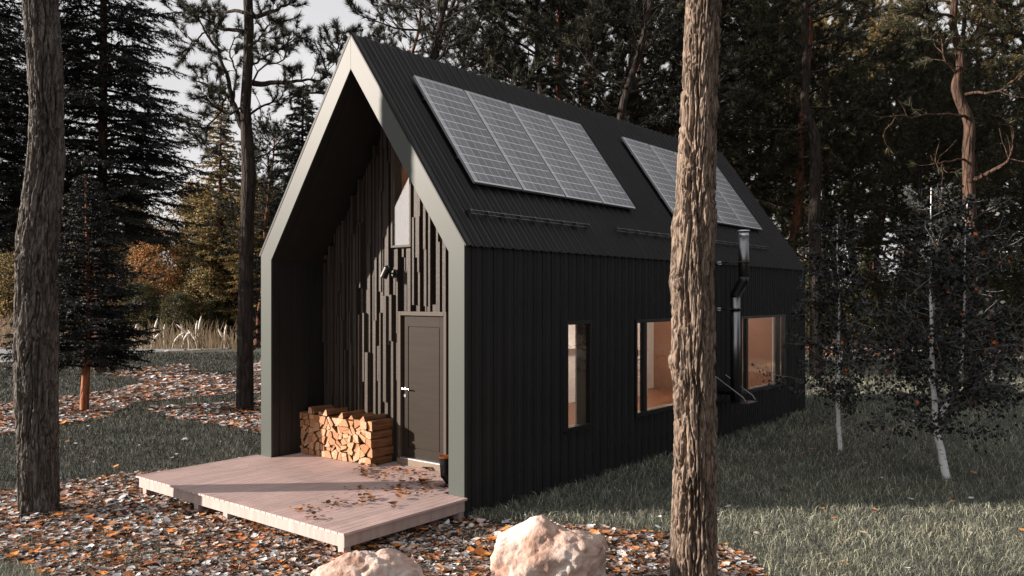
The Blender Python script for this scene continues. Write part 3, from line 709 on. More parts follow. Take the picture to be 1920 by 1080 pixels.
# ------------------------------------------------------------------ firewood: packed wedges
def clip(poly, p, n):
    out = []
    for i in range(len(poly)):
        a = poly[i]; c = poly[(i + 1) % len(poly)]; da = (a[0] - p[0]) * n[0] + (a[1] - p[1]) * n[1]; dc = (c[0] - p[0]) * n[0] + (c[1] - p[1]) * n[1]
        if da <= 0: out.append(a)
        if (da < 0 < dc) or (dc < 0 < da): t = da / (da - dc); out.append((a[0] + (c[0] - a[0]) * t, a[1] + (c[1] - a[1]) * t))
    return out
rw = random.Random(9); seeds = []
NW, NH = 13, 6; WW, HH = 1.63, .60
for i in range(NW):
    for j in range(NH):
        seeds.append((WW * (i + .5 + rw.uniform(-.36, .36)) / NW, HH * (j + .5 + rw.uniform(-.36, .36)) / NH))
cells = []
for i, s0 in enumerate(seeds):
    top = HH + rw.uniform(-.02, .02)
    poly = [(0, 0), (WW, 0), (WW, top), (0, top)]
    for j, s1 in enumerate(seeds):
        if i == j: continue
        n = (s1[0] - s0[0], s1[1] - s0[1])
        if n[0] ** 2 + n[1] ** 2 > .16: continue
        poly = clip(poly, ((s0[0] + s1[0]) / 2, (s0[1] + s1[1]) / 2), n)
        if len(poly) < 3: break
    if len(poly) < 3: continue
    if rw.random() < .45:
        c = (sum(p[0] for p in poly) / len(poly), sum(p[1] for p in poly) / len(poly)); a = rw.uniform(0, PI); n = (math.cos(a), math.sin(a))
        cells.append(clip(poly, c, n)); cells.append(clip(poly, c, (-n[0], -n[1])))
    else: cells.append(poly)
for x in (.30, .62, .98, 1.2, 1.45): cells.append([(x - .07, HH + .005), (x + .05, HH + .005), (x + rw.uniform(-.03, .03), HH + rw.uniform(.07, .11))])
cells.append([(.22, HH + .005), (.33, HH + .005), (.31, HH + .09), (.24, HH + .11)]); cells.append([(.45, HH + .005), (.55, HH + .005), (.52, HH + .05), (.46, HH + .06)])
def area(p): return abs(sum(p[i][0] * p[(i + 1) % len(p)][1] - p[(i + 1) % len(p)][0] * p[i][1] for i in range(len(p)))) / 2
def log_material_slots(o):
    o.data.materials.append(M['logside'])
    for p in o.data.polygons: p.material_index = 0 if abs(p.normal.x) > .8 else 1
nlog = 0
for ci, p in enumerate(cells):
    if len(p) < 3 or area(p) < .0006: continue
    cx = sum(q[0] for q in p) / len(p); cz = sum(q[1] for q in p) / len(p)
    # drop short edges, round lightly, shrink
    q = [p[i] for i in range(len(p)) if math.dist(p[i], p[(i + 1) % len(p)]) > .018]
    if len(q) < 3: continue
    if len(q) > 4 and rw.random() < .4: q.pop(rw.randrange(len(q)))
    sh_ = []
    for i in range(len(q)):
        a = q[i - 1]; c = q[i]; d = q[(i + 1) % len(q)]
        for t in (.12,):
            sh_.append((c[0] + (a[0] - c[0]) * t, c[1] + (a[1] - c[1]) * t)); sh_.append((c[0] + (d[0] - c[0]) * t, c[1] + (d[1] - c[1]) * t))
    sh_ = [((x - cx) * .95, (z - cz) * .95) for x, z in sh_]
    L = .40; du = rw.uniform(-.022, .022); b = MB(); rings = []
    for j in range(7):
        t = j / 6; jx, jz = (rw.uniform(-.003, .003), rw.uniform(-.003, .003)) if 0 < j < 6 else (0, 0)
        rings.append([(-L / 2 + L * t, -(x + jx), z + jz) for x, z in sh_])
    b.loft(rings)
    o = b.build('firewood_log', M['log']); log_material_slots(o)
    o.location = W(.69 + du, 3.80 - cx, .262 + cz); o.rotation_euler = (0, 0, ROT)
    top_ = cz > HH
    tag(o, 'split firewood log lying loose on top of the stacked pile' if top_ else 'split firewood log with pale orange cut end packed in the stack by the cabin door', 'firewood', 'loose logs topping the firewood stack' if top_ else 'logs packed in the firewood stack')
    nlog += 1
print('logs', nlog)

# ------------------------------------------------------------------ boots
def boot(u, v, rz, label):
    root = empty('rubber_boot', W(u, v, .262), ROT + rz, label=label, cat='boot')
    def ring(cx, cz, rx, rz_, tilt, n=20): # ellipse in a plane tilted about y
        return [(cx + rx * math.cos(a) * math.cos(tilt), rz_ * math.sin(a), cz + rx * math.cos(a) * math.sin(tilt)) for a in [2 * PI * i / n for i in range(n)]]
    b = MB(); b.loft([ring(0, .36, .075, .065, 0), ring(0, .25, .066, .058, 0), ring(0, .14, .058, .050, .15), ring(-.01, .09, .068, .05, .5), ring(-.05, .06, .06, .048, 1.1), ring(-.11, .05, .045, .047, 1.45), ring(-.17, .042, .034, .042, 1.57), ring(-.20, .035, .015, .02, 1.57)])
    b.build('boot_body', M['rubber'], root, smooth=True)
    b = MB(); b.loft([ring(0, .35, .078, .068, 0), ring(0, .372, .079, .069, 0), ring(0, .374, .068, .058, 0), ring(0, .364, .066, .056, 0)], True); b.build('lining_rim', M['bootrim'], root)
    b = MB(); b.box((-.21, -.045, 0), (.065, .045, .022)); b.build('sole', M['rubber'], root, bevel=.01)
boot(.27, .575, 3.3, 'nearer black rubber boot with orange rim beside the right frame post')
boot(.47, .56, 3.0, 'farther black rubber boot half hidden behind the nearer one')

# ------------------------------------------------------------------ leaves on the deck
lm = []
for i in range(6):
    me = leaves(np.zeros(1), np.zeros(1), .085, 'fallen_leaf', M['deckleaf'], .012, .014); lm.append(me)
M['dleaf'] = mat('fallen_leaf', (.2, .08, .03), .6); kq = N(M['dleaf']); oi = kq.n('ShaderNodeObjectInfo')
kq.base(kq.ramp(oi.outputs['Random'], [(0, (.11, .045, .02)), (.3, (.06, .028, .016)), (.55, (.30, .12, .04)), (.82, (.50, .21, .07))], 'CONSTANT'))
for me in lm: me.materials.append(M['dleaf'])
spots = []
rl = random.Random(4)
for (px, py, sx, sy, n) in [(575, 958, 30, 4, 9), (590, 975, 15, 3, 3), (630, 945, 30, 5, 12), (680, 935, 22, 5, 10), (665, 922, 25, 5, 8), (680, 888, 18, 6, 12), (720, 892, 22, 5, 12), (740, 883, 14, 3, 5), (770, 885, 22, 5, 10), (780, 908, 24, 5, 16), (740, 918, 12, 4, 8), (765, 928, 22, 4, 8), (800, 895, 22, 7, 10), (735, 947, 6, 3, 2), (810, 912, 14, 4, 8), (690, 875, 16, 3, 5)]:
    for i in range(int(n * 2.0)): spots.append((rl.gauss(px, sx * .85), rl.gauss(py, sy * .95)))
for (px, py) in spots:
    x, y = gp(px, py, .262); rx, ry = x - P0[0], y - P0[1]; u_ = rx * U[0] + ry * U[1]; v_ = rx * V[0] + ry * V[1]
    if not (-1.8 < u_ < .8 and .0 < v_ < 4): continue
    if u_ > -.05 and v_ < .32: continue
    o = bpy.data.objects.new('fallen_leaf', rl.choice(lm)); C.objects.link(o); o.location = (x, y, .262); o.rotation_euler = (0, 0, rl.uniform(0, 6.28)); s_ = rl.uniform(.75, 1.5); o.scale = (s_, s_, s_ * .8)
    tag(o, 'dry brown fallen leaf lying on the deck boards', 'leaf', 'fallen leaves on the deck')

# ------------------------------------------------------------------ boulders
def boulder(name, cx, cy, sx, sy, sz, seed, peak, label):
    import bmesh
    bm = bmesh.new(); bmesh.ops.create_icosphere(bm, subdivisions=6, radius=1); me = bpy.data.meshes.new(name); bm.to_mesh(me); bm.free()
    n = len(me.vertices); c = np.zeros(n * 3, np.float32); me.vertices.foreach_get('co', c); p = c.reshape(-1, 3).astype(float); p = unit(p)
    rg = np.random.default_rng(int(seed * 10)); r = np.full(n, 1.25) ** -6.
    for k_ in range(22):
        nn = unit(rg.normal(0, 1, 3) * np.array([1, 1, .8])); dd = rg.uniform(.74, 1.05); r = r + np.maximum(0, (p @ nn) / dd) ** 26.
    r = r ** (-1 / 26.)
    w3 = fbm(p * 2.2 + seed, 3)[:, None]; n1 = fbm(p * 2.3 + seed * 2 + w3 * 1.5, 3); n2 = fbm(p * np.array([5, 5, 3.]) + seed + w3 * 2, 3)
    r = np.minimum(r, 1.25) + .30 * (fbm(p * 1.3 + seed, 2) - .4) - .075 * (1 - np.minimum(1, np.abs(n1 - .44) * 9)) - .03 * (1 - np.minimum(1, np.abs(n2 - .44) * 9)) + .045 * (fbm(p * 9 + seed, 3) - .45)
    o = p * r[:, None]
    pk = np.exp(-((o[:, 0] - peak[0]) ** 2 + (o[:, 1] - peak[1]) ** 2) / .10); o[:, 2] += np.where(p[:, 2] > 0, pk * peak[2], 0)
    o *= np.array([sx, sy, sz]); o[:, 2] = np.maximum(o[:, 2] + sz * .42, -.06)
    me.vertices.foreach_set('co', o.astype(np.float32).ravel()); me.update()
    ob = link(name, me, M['rock'], smooth=True); ob.location = (cx, cy, 0); tag(ob, label, 'boulder'); return ob
boulder('boulder', .365, 7.15, .585, .46, .46, 4.1, (-.25, -.1, .30), 'large pale boulder with a peaked top, nearer the big tree trunk')
boulder('boulder', -1.22, 6.75, .50, .42, .37, 9.7, (-.15, 0, .12), 'lower rounded boulder by the front corner of the deck')

# ------------------------------------------------------------------ near trunks with modelled bark
def near_trunk(name, pts, Yc, rads, z0, z1, mkey, seed, amp=.024, knots=(), nz=620, nth=210):
    zs = np.linspace(z0, z1, nz)
    pz = np.array([EYE + (HY - p[1]) / F * Yc for p in pts]); pxx = np.array([(p[0] - 960) / F * Yc for p in pts]); pr = np.array(rads)
    o = np.argsort(pz); cx = np.interp(zs, pz[o], pxx[o]); cr = np.interp(zs, pz[o], pr[o])
    ker = np.hanning(31); ker /= ker.sum()
    def sm(a): return np.convolve(np.pad(a, 15, 'edge'), ker, 'valid')
    cx = sm(sm(cx)); cr = sm(cr)
    th = np.arange(nth) * 2 * PI / nth; T, Z = np.meshgrid(th, zs)
    rr = cr[:, None]
    p = np.stack([np.cos(T) * 1.9, np.sin(T) * 1.9, Z * 1.5], -1) + seed
    warp = fbm(p * 1.1 + 5, 3)[..., None] * np.array([2.2, 2.2, 2.8])
    n1 = fbm(p * np.array([1.8, 1.8, 1.25]) + warp * .7, 3); ridge = np.minimum(1, np.abs(n1 - .44) * 13) ** .7 * 2.4 - 1.4
    n2 = fbm(p * np.array([3.8, 3.8, 3.0]) + warp * 1.1 + 40, 3); ridge2 = np.minimum(1, np.abs(n2 - .44) * 12) * 1.4 - .4
    fine = fbm(p * np.array([16, 16, 10.]), 3)
    r = rr + amp * (ridge - .6) + amp * .6 * (ridge2 - .5) + amp * .8 * (fine - .45) + amp * 1.6 * (fbm(p * .8 + 9, 2) - .45)
    for (kt_, kz, ka, kw) in knots:
        dth = np.angle(np.exp(1j * (T - kt_))); g = np.exp(-(dth / kw) ** 2 - ((Z - kz) / (kw * .28)) ** 2); r = r + ka * g
    v = np.stack([cx[:, None] + r * np.cos(T), Yc + .0 * T + r * np.sin(T) + .05 * np.sin(Z * .8 + seed), Z], -1).reshape(-1, 3)
    v[:, 0] -= cx[0]; v[:, 1] -= Yc
    i = np.arange(nz - 1)[:, None] * nth; j = np.arange(nth)[None]; j2 = (j + 1) % nth
    f = np.stack([i + j, i + j2, i + nth + j2, i + nth + j], -1).reshape(-1, 4)
    return np_mesh(name, v, f, True), (float(cx[0]), Yc, 0.), (float(cx[-1] - cx[0]), 0., z1)

# ------------------------------------------------------------------ foliage generators
def tufts_mesh(name, P, Dr, n, L, wd, spread=.75, stem=.10):
    P = np.asarray(P); Dr = unit(np.asarray(Dr)); m = len(P)
    r = rng.normal(0, 1, (m, n, 3)); d = unit(Dr[:, None] * 1.0 + unit(r) * spread)
    t = rng.random((m, n, 1)); o = P[:, None] - Dr[:, None] * stem * t
    LL = L * (.7 + .5 * rng.random((m, n, 1))); s = unit(np.cross(d, rng.normal(0, 1, (m, n, 3)))) * wd
    a = o - s; b_ = o + s; c = o + d * LL
    v = np.stack([a, b_, c], 2).reshape(-1, 3); f = np.arange(len(v)).reshape(-1, 3)
    return np_mesh(name, v, f)
def wob(p0, d, L, n, w_, up, rg):
    pts = [np.array(p0, float)]; d = unit(np.array(d, float)); st = L / n
    for i in range(n):
        d = unit(d + rg.normal(0, w_, 3) + np.array([0, 0, up])); pts.append(pts[-1] + d * st)
    return np.array(pts)
def along(pts, t):
    k_ = t * (len(pts) - 1); i = min(int(k_), len(pts) - 2); f_ = k_ - i
    return pts[i] * (1 - f_) + pts[i + 1] * f_, unit(pts[i + 1] - pts[i])
def foliate(limbs, tb, rg, sub_n, sub_l, tuft_n, P, Dr, r0=.012, t0=.25):
    for pts in limbs:
        Lm = np.linalg.norm(pts[-1] - pts[0])
        for s_ in range(sub_n):
            t = t0 + (1 - t0) * (s_ + rg.random()) / sub_n; p, d = along(pts, min(t, .99))
            side = unit(np.cross(d, rg.normal(0, 1, 3))); side[2] *= .5
            q = wob(p, d * .6 + side * .9 + np.array([0, 0, .15]), sub_l * (.6 + .7 * rg.random()) * (1.15 - .5 * t), 4, .22, .07, rg)
            tb.add(q, np.linspace(r0, r0 * .35, 5), 4)
            for i in range(tuft_n):
                tt = .3 + .7 * (i + rg.random()) / tuft_n; a, da = along(q, min(tt, .99)); dd = unit(da + rg.normal(0, .5, 3) + np.array([0, 0, .25]))
                P.append(a + dd * .10 * rg.random()); Dr.append(dd)
            P.append(q[-1]); Dr.append(unit(q[-1] - q[-2]) + np.array([0, 0, .2]))
        P.append(pts[-1]); Dr.append(unit(pts[-1] - pts[-2]))
def pine_proto(name, seed, H, z0, limbL, nl, r, crook=.25, sub_n=11, tuft_n=7, needles=24, nL=.25, nw=.011, bark_m='bark', needle_m='needle', dead=8):
    rg = np.random.default_rng(seed)
    n = 14; pts = [np.zeros(3)]; off = np.zeros(2); vel = np.zeros(2)
    for i in range(1, n + 1):
        vel = vel * .6 + rg.normal(0, crook * .5, 2); off = off + vel; pts.append(np.array([off[0], off[1], H * i / n]))
    pts = np.array(pts); tt = np.linspace(0, 1, 40)
    pp = np.array([along(pts, min(t, .999))[0] for t in tt]); 
    ker = np.array([1, 2, 3, 2, 1]) / 9.
    for k_ in range(2): pp[:, k_] = np.convolve(np.pad(pp[:, k_], 2, 'edge'), ker, 'valid')
    tb = TB(); tb.add(pp, r * (1 - .75 * tt) * (1 + .35 * np.exp(-tt * 40)), 12)
    tm = tb.mesh(name + '_trunk')
    tb = TB(); P = []; Dr = []; limbs = []
    for i in range(nl):
        t = (z0 + (H - z0) * ((i + rg.random()) / nl) ** .9) / H; p, d = along(pp, min(t, .985)); a = i * 2.4 + rg.normal(0, .4)
        k_ = (t * H - z0) / (H - z0); L = limbL * (1.05 - .72 * k_) * (.7 + .5 * rg.random())
        q = wob(p, (math.cos(a), math.sin(a), .05 + .35 * k_), L, 7, .17, .035, rg); limbs.append(q); tb.add(q, np.linspace(r * .30 * (1.1 - .6 * k_), .012, 8), 6)
    for i in range(dead):
        t = rg.uniform(.35 * z0, z0 * 1.1) / H; p, d = along(pp, t); a = rg.random() * 6.28
        q = wob(p, (math.cos(a), math.sin(a), .1), rg.uniform(.6, 2.2), 6, .25, .02, rg); tb.add(q, np.linspace(.03, .006, 7), 5)
        for s_ in range(3):
            p2, d2 = along(q, rg.uniform(.3, .95)); tb.add(wob(p2, d2 + rg.normal(0, .7, 3), rg.uniform(.2, .7), 4, .25, .02, rg), np.linspace(.012, .004, 5), 4)
    foliate(limbs, tb, rg, sub_n, limbL * .42, tuft_n, P, Dr)
    lm_ = tb.mesh(name + '_limbs'); fm = tufts_mesh(name + '_needles', P, Dr, needles, nL, nw)
    return tm, lm_, fm
def spruce_proto(name, seed, H, z0, Lmax, nb, r, nlen=.075, nwd=.014, twig_n=13, per=11, droop=.10, bare_r=None):
    rg = np.random.default_rng(seed); tb = TB(); tt = np.linspace(0, 1, 20)
    pp = np.stack([.05 * np.sin(tt * 5 + seed), .05 * np.cos(tt * 4), tt * H], 1); tb.add(pp, r * (1 - .9 * tt) + .01, 12); tm = tb.mesh(name + '_trunk')
    tb = TB(); A = []; B = []
    for i in range(nb):
        k_ = ((i + rg.random()) / nb); z = z0 + (H - z0) * k_; a = i * 2.399 + rg.normal(0, .25)
        L = Lmax * ((1 - k_) ** .75 + .04) * rg.uniform(.72, 1.12)
        if k_ < .06: L *= .8
        ax = wob((0, 0, z), (math.cos(a), math.sin(a), .15), L, 7, .05, -droop * .5, rg)
        # tip lifts
        ax[-2:, 2] += np.array([.01, .03]) * L
        tb.add(ax, np.linspace(.012 + .012 * L, .004, 8), 5)
        A.append((ax[:-1], ax[1:]))
        nt = max(4, int(twig_n * L / Lmax) + 3)
        for s_ in range(nt):
            t = .14 + .84 * (s_ + rg.random() * .6) / nt; p, d = along(ax, min(t, .98))
            for sg in (-1, 1):
                side = unit(np.cross(d, [0, 0, 1])) * sg; l2 = L * .36 * (1.08 - t) * rg.uniform(.6, 1.2) + .10
                q = wob(p, d * .75 + side * .9 + np.array([0, 0, -.05]), l2, 3, .12, -droop, rg); A.append((q[:-1], q[1:]))
                if l2 > .35:
                    for w_ in range(int(l2 / .16)):
                        p2, d2 = along(q, rg.uniform(.15, .9)); l3 = rg.uniform(.1, .28) * min(1, l2)
                        q2 = np.array([p2, p2 + unit(d2 * .8 + side * rg.choice([-.6, .6]) + d * .5 + np.array([0, 0, -.15])) * l3]); A.append((q2[:-1], q2[1:]))
    lm_ = tb.mesh(name + '_limbs')
    a = np.concatenate([x for x, _ in A]); b_ = np.concatenate([y for _, y in A]); L = np.linalg.norm(b_ - a, axis=1)
    cnt = np.maximum(2, (L / .25 * per).astype(int)); idx = np.repeat(np.arange(len(a)), cnt); m = len(idx)
    t = rng.random((m, 1)); d = unit(b_ - a)[idx]; p = a[idx] * (1 - t) + b_[idx] * t
    nd = unit(d * .9 + unit(rng.normal(0, 1, (m, 3)) * np.array([1, 1, .55])) * .8); s = unit(np.cross(nd, rng.normal(0, 1, (m, 3)))) * nwd
    v = np.stack([p - s, p + s, p + nd * nlen * (.7 + .6 * rng.random((m, 1)))], 1).reshape(-1, 3)
    return tm, lm_, np_mesh(name + '_needles', v, np.arange(len(v)).reshape(-1, 3))
def bush_proto(name, seed, H, Wd, z0, n_cl, per, lsize, r=.08):
    rg = np.random.default_rng(seed); tb = TB(); tt = np.linspace(0, 1, 12); pp = np.stack([.1 * np.sin(tt * 4 + seed), .1 * np.cos(tt * 3), tt * H * .85], 1)
    tb.add(pp, r * (1 - .85 * tt), 10); tm = tb.mesh(name + '_trunk'); tb = TB(); pos = []
    for i in range(n_cl):
        k_ = rg.random(); z = z0 + (H - z0) * k_; a = rg.random() * 6.28; rad = Wd * math.sin(PI * min(.98, .18 + .78 * k_)) ** .7 * rg.uniform(.35, 1.0)
        c = np.array([math.cos(a) * rad, math.sin(a) * rad, z]); s = rg.uniform(.5, 1.1) * Wd * .26
        if i % 2 == 0: p0, _ = along(pp, min(.95, max(.1, (z - .25 * rad) / (H * .85)))); q = np.array([p0, (p0 + c) / 2 + rg.normal(0, .1, 3), c]); tb.add(q, [.025, .015, .006], 4)
        pos.append(c + rg.normal(0, 1, (per, 3)) * np.array([s, s, s * .55]) * .62)
    p = np.concatenate(pos); m = len(p); d = unit(rng.normal(0, 1, (m, 3))); e = unit(np.cross(d, rng.normal(0, 1, (m, 3)))); L = lsize * (.5 + .8 * rng.random((m, 1)))
    v = np.stack([p - d * L, p + e * L * .45, p + d * L, p - e * L * .45], 1).reshape(-1, 3)
    return tm, tb.mesh(name + '_limbs'), np_mesh(name + '_leaves', v, np.arange(len(v)).reshape(-1, 4))
def plant(kindname, parts, mats, loc, rz=0, sc=1., label='', cat='tree', group=None, foliage='foliage'):
    root = empty(kindname, loc, rz, label=label, cat=cat, group=group); root.scale = (sc, sc, sc)
    for nm, me, mk in zip(('trunk', 'limbs', foliage), parts, mats):
        if me is None: continue
        if not me.materials: me.materials.append(M[mk])
        o = bpy.data.objects.new(nm, me); C.objects.link(o); o.parent = root
        if me.materials[0] != M[mk]: o.material_slots[0].link = 'OBJECT'; o.material_slots[0].material = M[mk]
    return root

# --- big front trunks
tm, loc, top = near_trunk('trunk', [(73, -200), (73, 0), (84, 200), (86, 300), (77, 400), (72, 460), (72, 600), (74, 800), (73, 960), (73, 975)], 9.82,
                     [.19, .192, .168, .19, .21, .215, .222, .21, .215, .235], -.05, 11.0, 'bark_grey', 3.3, .026, [(3.0, 3.3, .03, .5)], 900)
rt = empty('pine_tree', loc, label='thick rough grey tree trunk in the left foreground', cat='tree'); o = link('trunk', tm, M['bark_grey'], rt)
ftrunk_l = (rt, top)
tm, loc, top = near_trunk('trunk', [(1317, -300), (1319, 0), (1312, 130), (1307, 250), (1303, 400), (1296, 520), (1300, 640), (1303, 800), (1305, 1000), (1305, 1130)], 7.0,
                     [.128, .134, .134, .142, .156, .163, .167, .167, .177, .186], -.05, 9.5, 'bark_near', 8.1, .030, [(3.35, 3.20, .05, .35), (3.2, 2.05, .035, .3), (3.6, 2.72, .03, .4), (4.1, 3.6, .02, .25)], 1100)
rt2 = empty('pine_tree', loc, label='thick reddish-brown tree trunk standing in front of the cabin side wall', cat='tree'); o = link('trunk', tm, M['bark_near'], rt2)
# crowns for the two near trees, above the frame
for (root, tp, sd_) in ((rt, ftrunk_l[1], 31), (rt2, top, 32)):
    rg = np.random.default_rng(sd_); tb = TB(); P = []; Dr = []; limbs = []
    tb.add(np.array([tp, np.array(tp) + [.1, 0, 2], np.array(tp) + [0, .1, 4.5]]), [.13, .08, .03], 8)
    for i in range(16):
        a = i * 2.4; q = wob(np.array(tp) + [0, 0, i * .27], (math.cos(a), math.sin(a), .3), rg.uniform(1.5, 3.0), 7, .17, .03, rg); limbs.append(q); tb.add(q, np.linspace(.05, .012, 8), 6)
    foliate(limbs, tb, rg, 7, 1.1, 5, P, Dr)
    link('limbs', tb.mesh('limbs'), M['bark'], root); link('foliage', tufts_mesh('needles', P, Dr, 12, .22, .008), M['needle'], root)
# --- pine B, limbs following the photograph
def pine_b():
    Yb = 18.8; base = gp(459, 768)
    rg = np.random.default_rng(77)
    def q(px, py, dy=0): p = atd(px, py, Yb + dy); return p
    tr = [(459, 772), (460, 600), (462, 480), (464, 400), (467, 330), (462, 240), (460, 200), (465, 120), (467, 50), (465, 0), (468, -120), (462, -260)]
    rr = [.20, .175, .165, .15, .165, .13, .12, .11, .11, .105, .08, .04]
    pts = np.array([q(*t) for t in tr]); o0 = pts[0].copy(); o0[2] = 0
    P = []; Dr = []; tt = np.linspace(0, 1, 60)
    sp_ = np.array([along(pts, min(t, .9999))[0] for t in tt]); rad = np.interp(tt * (len(rr) - 1), np.arange(len(rr)), rr)
    root = empty('pine_tree', o0, label='slim dark pine with forked limbs just left of the cabin gable', cat='tree')
    tb = TB(); tb.add(sp_ - o0, rad, 16); link('trunk', tb.mesh('trunk'), M['bark'], root)
    tb = TB()
    L = [([(459, 245), (448, 220), (437, 190), (425, 175), (405, 165), (385, 158), (362, 150)], .09, 0), ([(437, 190), (428, 150), (410, 100), (385, 60), (372, 35)], .06, -.4),
         ([(466, 28), (490, 30), (520, 18), (540, 8), (552, -8)], .07, .3), ([(458, 60), (440, 56), (420, 57), (400, 46), (380, 32), (360, 30)], .055, 0),
         ([(459, 22), (430, 22), (395, 22), (350, 25), (330, 22)], .045, .6), ([(470, 155), (500, 157), (540, 155), (575, 148), (600, 152)], .075, -.2), ([(540, 155), (575, 175), (610, 172), (625, 160), (640, 130)], .035, -.3),
         ([(600, 152), (615, 140), (605, 110), (590, 75)], .03, .1), ([(625, 160), (632, 110), (635, 85), (645, 60)], .02, 0), ([(462, 130), (490, 110), (520, 95), (555, 72)], .03, .5), ([(462, 170), (495, 120), (530, 115), (545, 60)], .025, -.7),
         ([(468, 215), (500, 195), (530, 185), (560, 190)], .03, .6), ([(455, 200), (430, 215), (400, 200), (385, 180)], .03, -.6), ([(425, 175), (410, 215), (385, 240), (365, 235)], .03, .4),
         ([(466, 300), (500, 290), (520, 270), (530, 255)], .025, .8), ([(465, 90), (485, 75), (500, 50), (520, 45)], .03, -.8), ([(468, 330), (490, 345), (515, 340)], .02, .5),
         ([(385, 60), (360, 80), (345, 110)], .02, .2), ([(462, -40), (420, -60), (360, -40)], .05, 0), ([(458, 268), (420, 262), (395, 280), (370, 262)], .028, .9), ([(437, 190), (445, 140), (430, 100), (440, 70)], .03, .8)]
    limbs = []
    for pl, r0, dy in L:
        n = len(pl); p3 = np.array([q(x, y, dy * i / (n - 1) * 1.6) for i, (x, y) in enumerate(pl)]) - o0
        s_ = np.array([along(p3, min(t, .999))[0] for t in np.linspace(0, 1, 14)]) + rg.normal(0, .012, (14, 3)); limbs.append(s_); tb.add(s_, np.linspace(r0, .012, 14), 7)
    foliate(limbs, tb, rg, 12, .66, 6, P, Dr, .011, .22)
    link('limbs', tb.mesh('limbs'), M['bark'], root); link('foliage', tufts_mesh('needles', P, Dr, 24, .17, .0058, .75, .09), M['needle'], root)
pine_b()

# --- prototypes
SPR = spruce_proto('spruce', 5, 22, 4.6, 4.1, 270, .20, .12, .018, 14, 10)
SPR2 = spruce_proto('spruce_two', 8, 12.5, .9, 2.9, 190, .18, .14, .03, 11, 8)
SPS = spruce_proto('spruce_small', 6, 5.4, .95, 1.85, 150, .09, .08, .014, 12, 14, .08)
PN = [pine_proto('pine_a', 41, 17, 4.8, 4.2, 34, .20), pine_proto('pine_b', 42, 16, 5.6, 4.6, 32, .19, .35), pine_proto('pine_c', 43, 18, 4.2, 4.0, 38, .21, .2)]
PN.append(pine_proto('pine_d', 47, 15, 5.2, 3.6, 20, .17, .3, sub_n=9, tuft_n=5, needles=26, nL=.24, nw=.008))
BG = [bush_proto('bushy', 51, 9, 2.6, 1.0, 230, 110, .085), bush_proto('bushy_two', 52, 5.5, 2.2, .4, 150, 110, .075)]
plant('spruce_tree', SPR, ('bark_mid', 'bark', 'spruce'), (*gp(191, 699), 0), .5, 1, 'tall broad dark spruce with drooping boughs behind the left trunk')
plant('spruce_tree', SPS, ('bark_orange', 'bark', 'spruce'), (*gp(162, 770), 0), 1.2, 1, 'small dark spruce with reddish trunk standing in the leaf litter')
plant('spruce_tree', SPR, ('bark', 'bark', 'spruce'), (-17.8, 27, 0), 2.2, .95, 'dark spruce cut by the left edge of the picture')
plant('spruce_tree', SPR2, ('bark', 'bark', 'spruce'), (*gp(572, 700)[:1], 27.5, 0), 0, .78, 'dark spruce seen between the slim pine and the gable')
plant('pine_tree', PN[0], ('bark', 'bark', 'needle'), ((148 - 960) / F * 34, 34, 0), 1, .8, 'thin dark trunk behind the tall broad spruce')
plant('pine_tree', PN[1], ('bark_red', 'bark', 'needle'), ((481 - 960) / F * 42, 42, 0), 2, .7, 'thin trunk just right of the slim pine, across the road')
# golden and orange trees across the road
rb = random.Random(12)
plant('autumn_conifer', SPR2, ('bark_red', 'bark', 'gold'), ((415 - 960) / F * 48, 48, 0), 0, 1.12, 'tall golden green conifer across the road behind the slim pine')
plant('autumn_conifer', SPR2, ('bark_red', 'bark', 'gold'), ((470 - 960) / F * 46, 46, 0), 2, .8, 'shorter golden conifer across the road beside the cabin edge')
for i, (px, Yd, sc, mk, pr) in enumerate([(400, 49, .9, 'gold', 0), (290, 47, .7, 'orange', 0), (385, 46, .75, 'gold', 1), (235, 52, 1.05, 'gold', 0), (245, 46, .6, 'gold', 1), (150, 50, 1.0, 'gold', 0), (60, 52, 1.0, 'gold', 0), (20, 47, .95, 'gold', 1), (-60, 50, 1.1, 'gold', 0), (340, 50, .6, 'orange', 1), (370, 54, 1.1, 'gold', 0), (440, 48, .85, 'gold', 1), (480, 52, 1.1, 'gold', 0), (265, 45, .6, 'olive', 1), (100, 46, .7, 'olive', 1), (330, 44, .5, 'olive', 1), (400, 45, .45, 'olive', 1), (190, 46, .7, 'orange', 1), (520, 50, 1., 'olive', 0), (-140, 50, 1.0, 'olive', 0)]):
    x = (px - 960) / F * Yd
    col = {'gold': 'golden green', 'orange': 'orange', 'olive': 'low olive green'}[mk]
    plant('autumn_tree', BG[pr], ('bark_red', 'bark', mk), (x, Yd, 0), rb.uniform(0, 6), sc, f'sunlit {col} autumn tree across the road on the left', group=f'{col} autumn trees across the road')
for i, (px, Yd, sc) in enumerate([(255, 62, 1.0), (150, 64, 1.1), (40, 62, 1.0), (345, 66, .8), (-40, 66, 1.1), (440, 60, .9), (-120, 60, 1.)]):
    plant('spruce_tree', SPR2, ('bark', 'bark', 'olive'), ((px - 960) / F * Yd, Yd, 0), rb.uniform(0, 6), sc * .8, 'dark conifer beyond the golden trees on the left', group='distant conifers on the left')
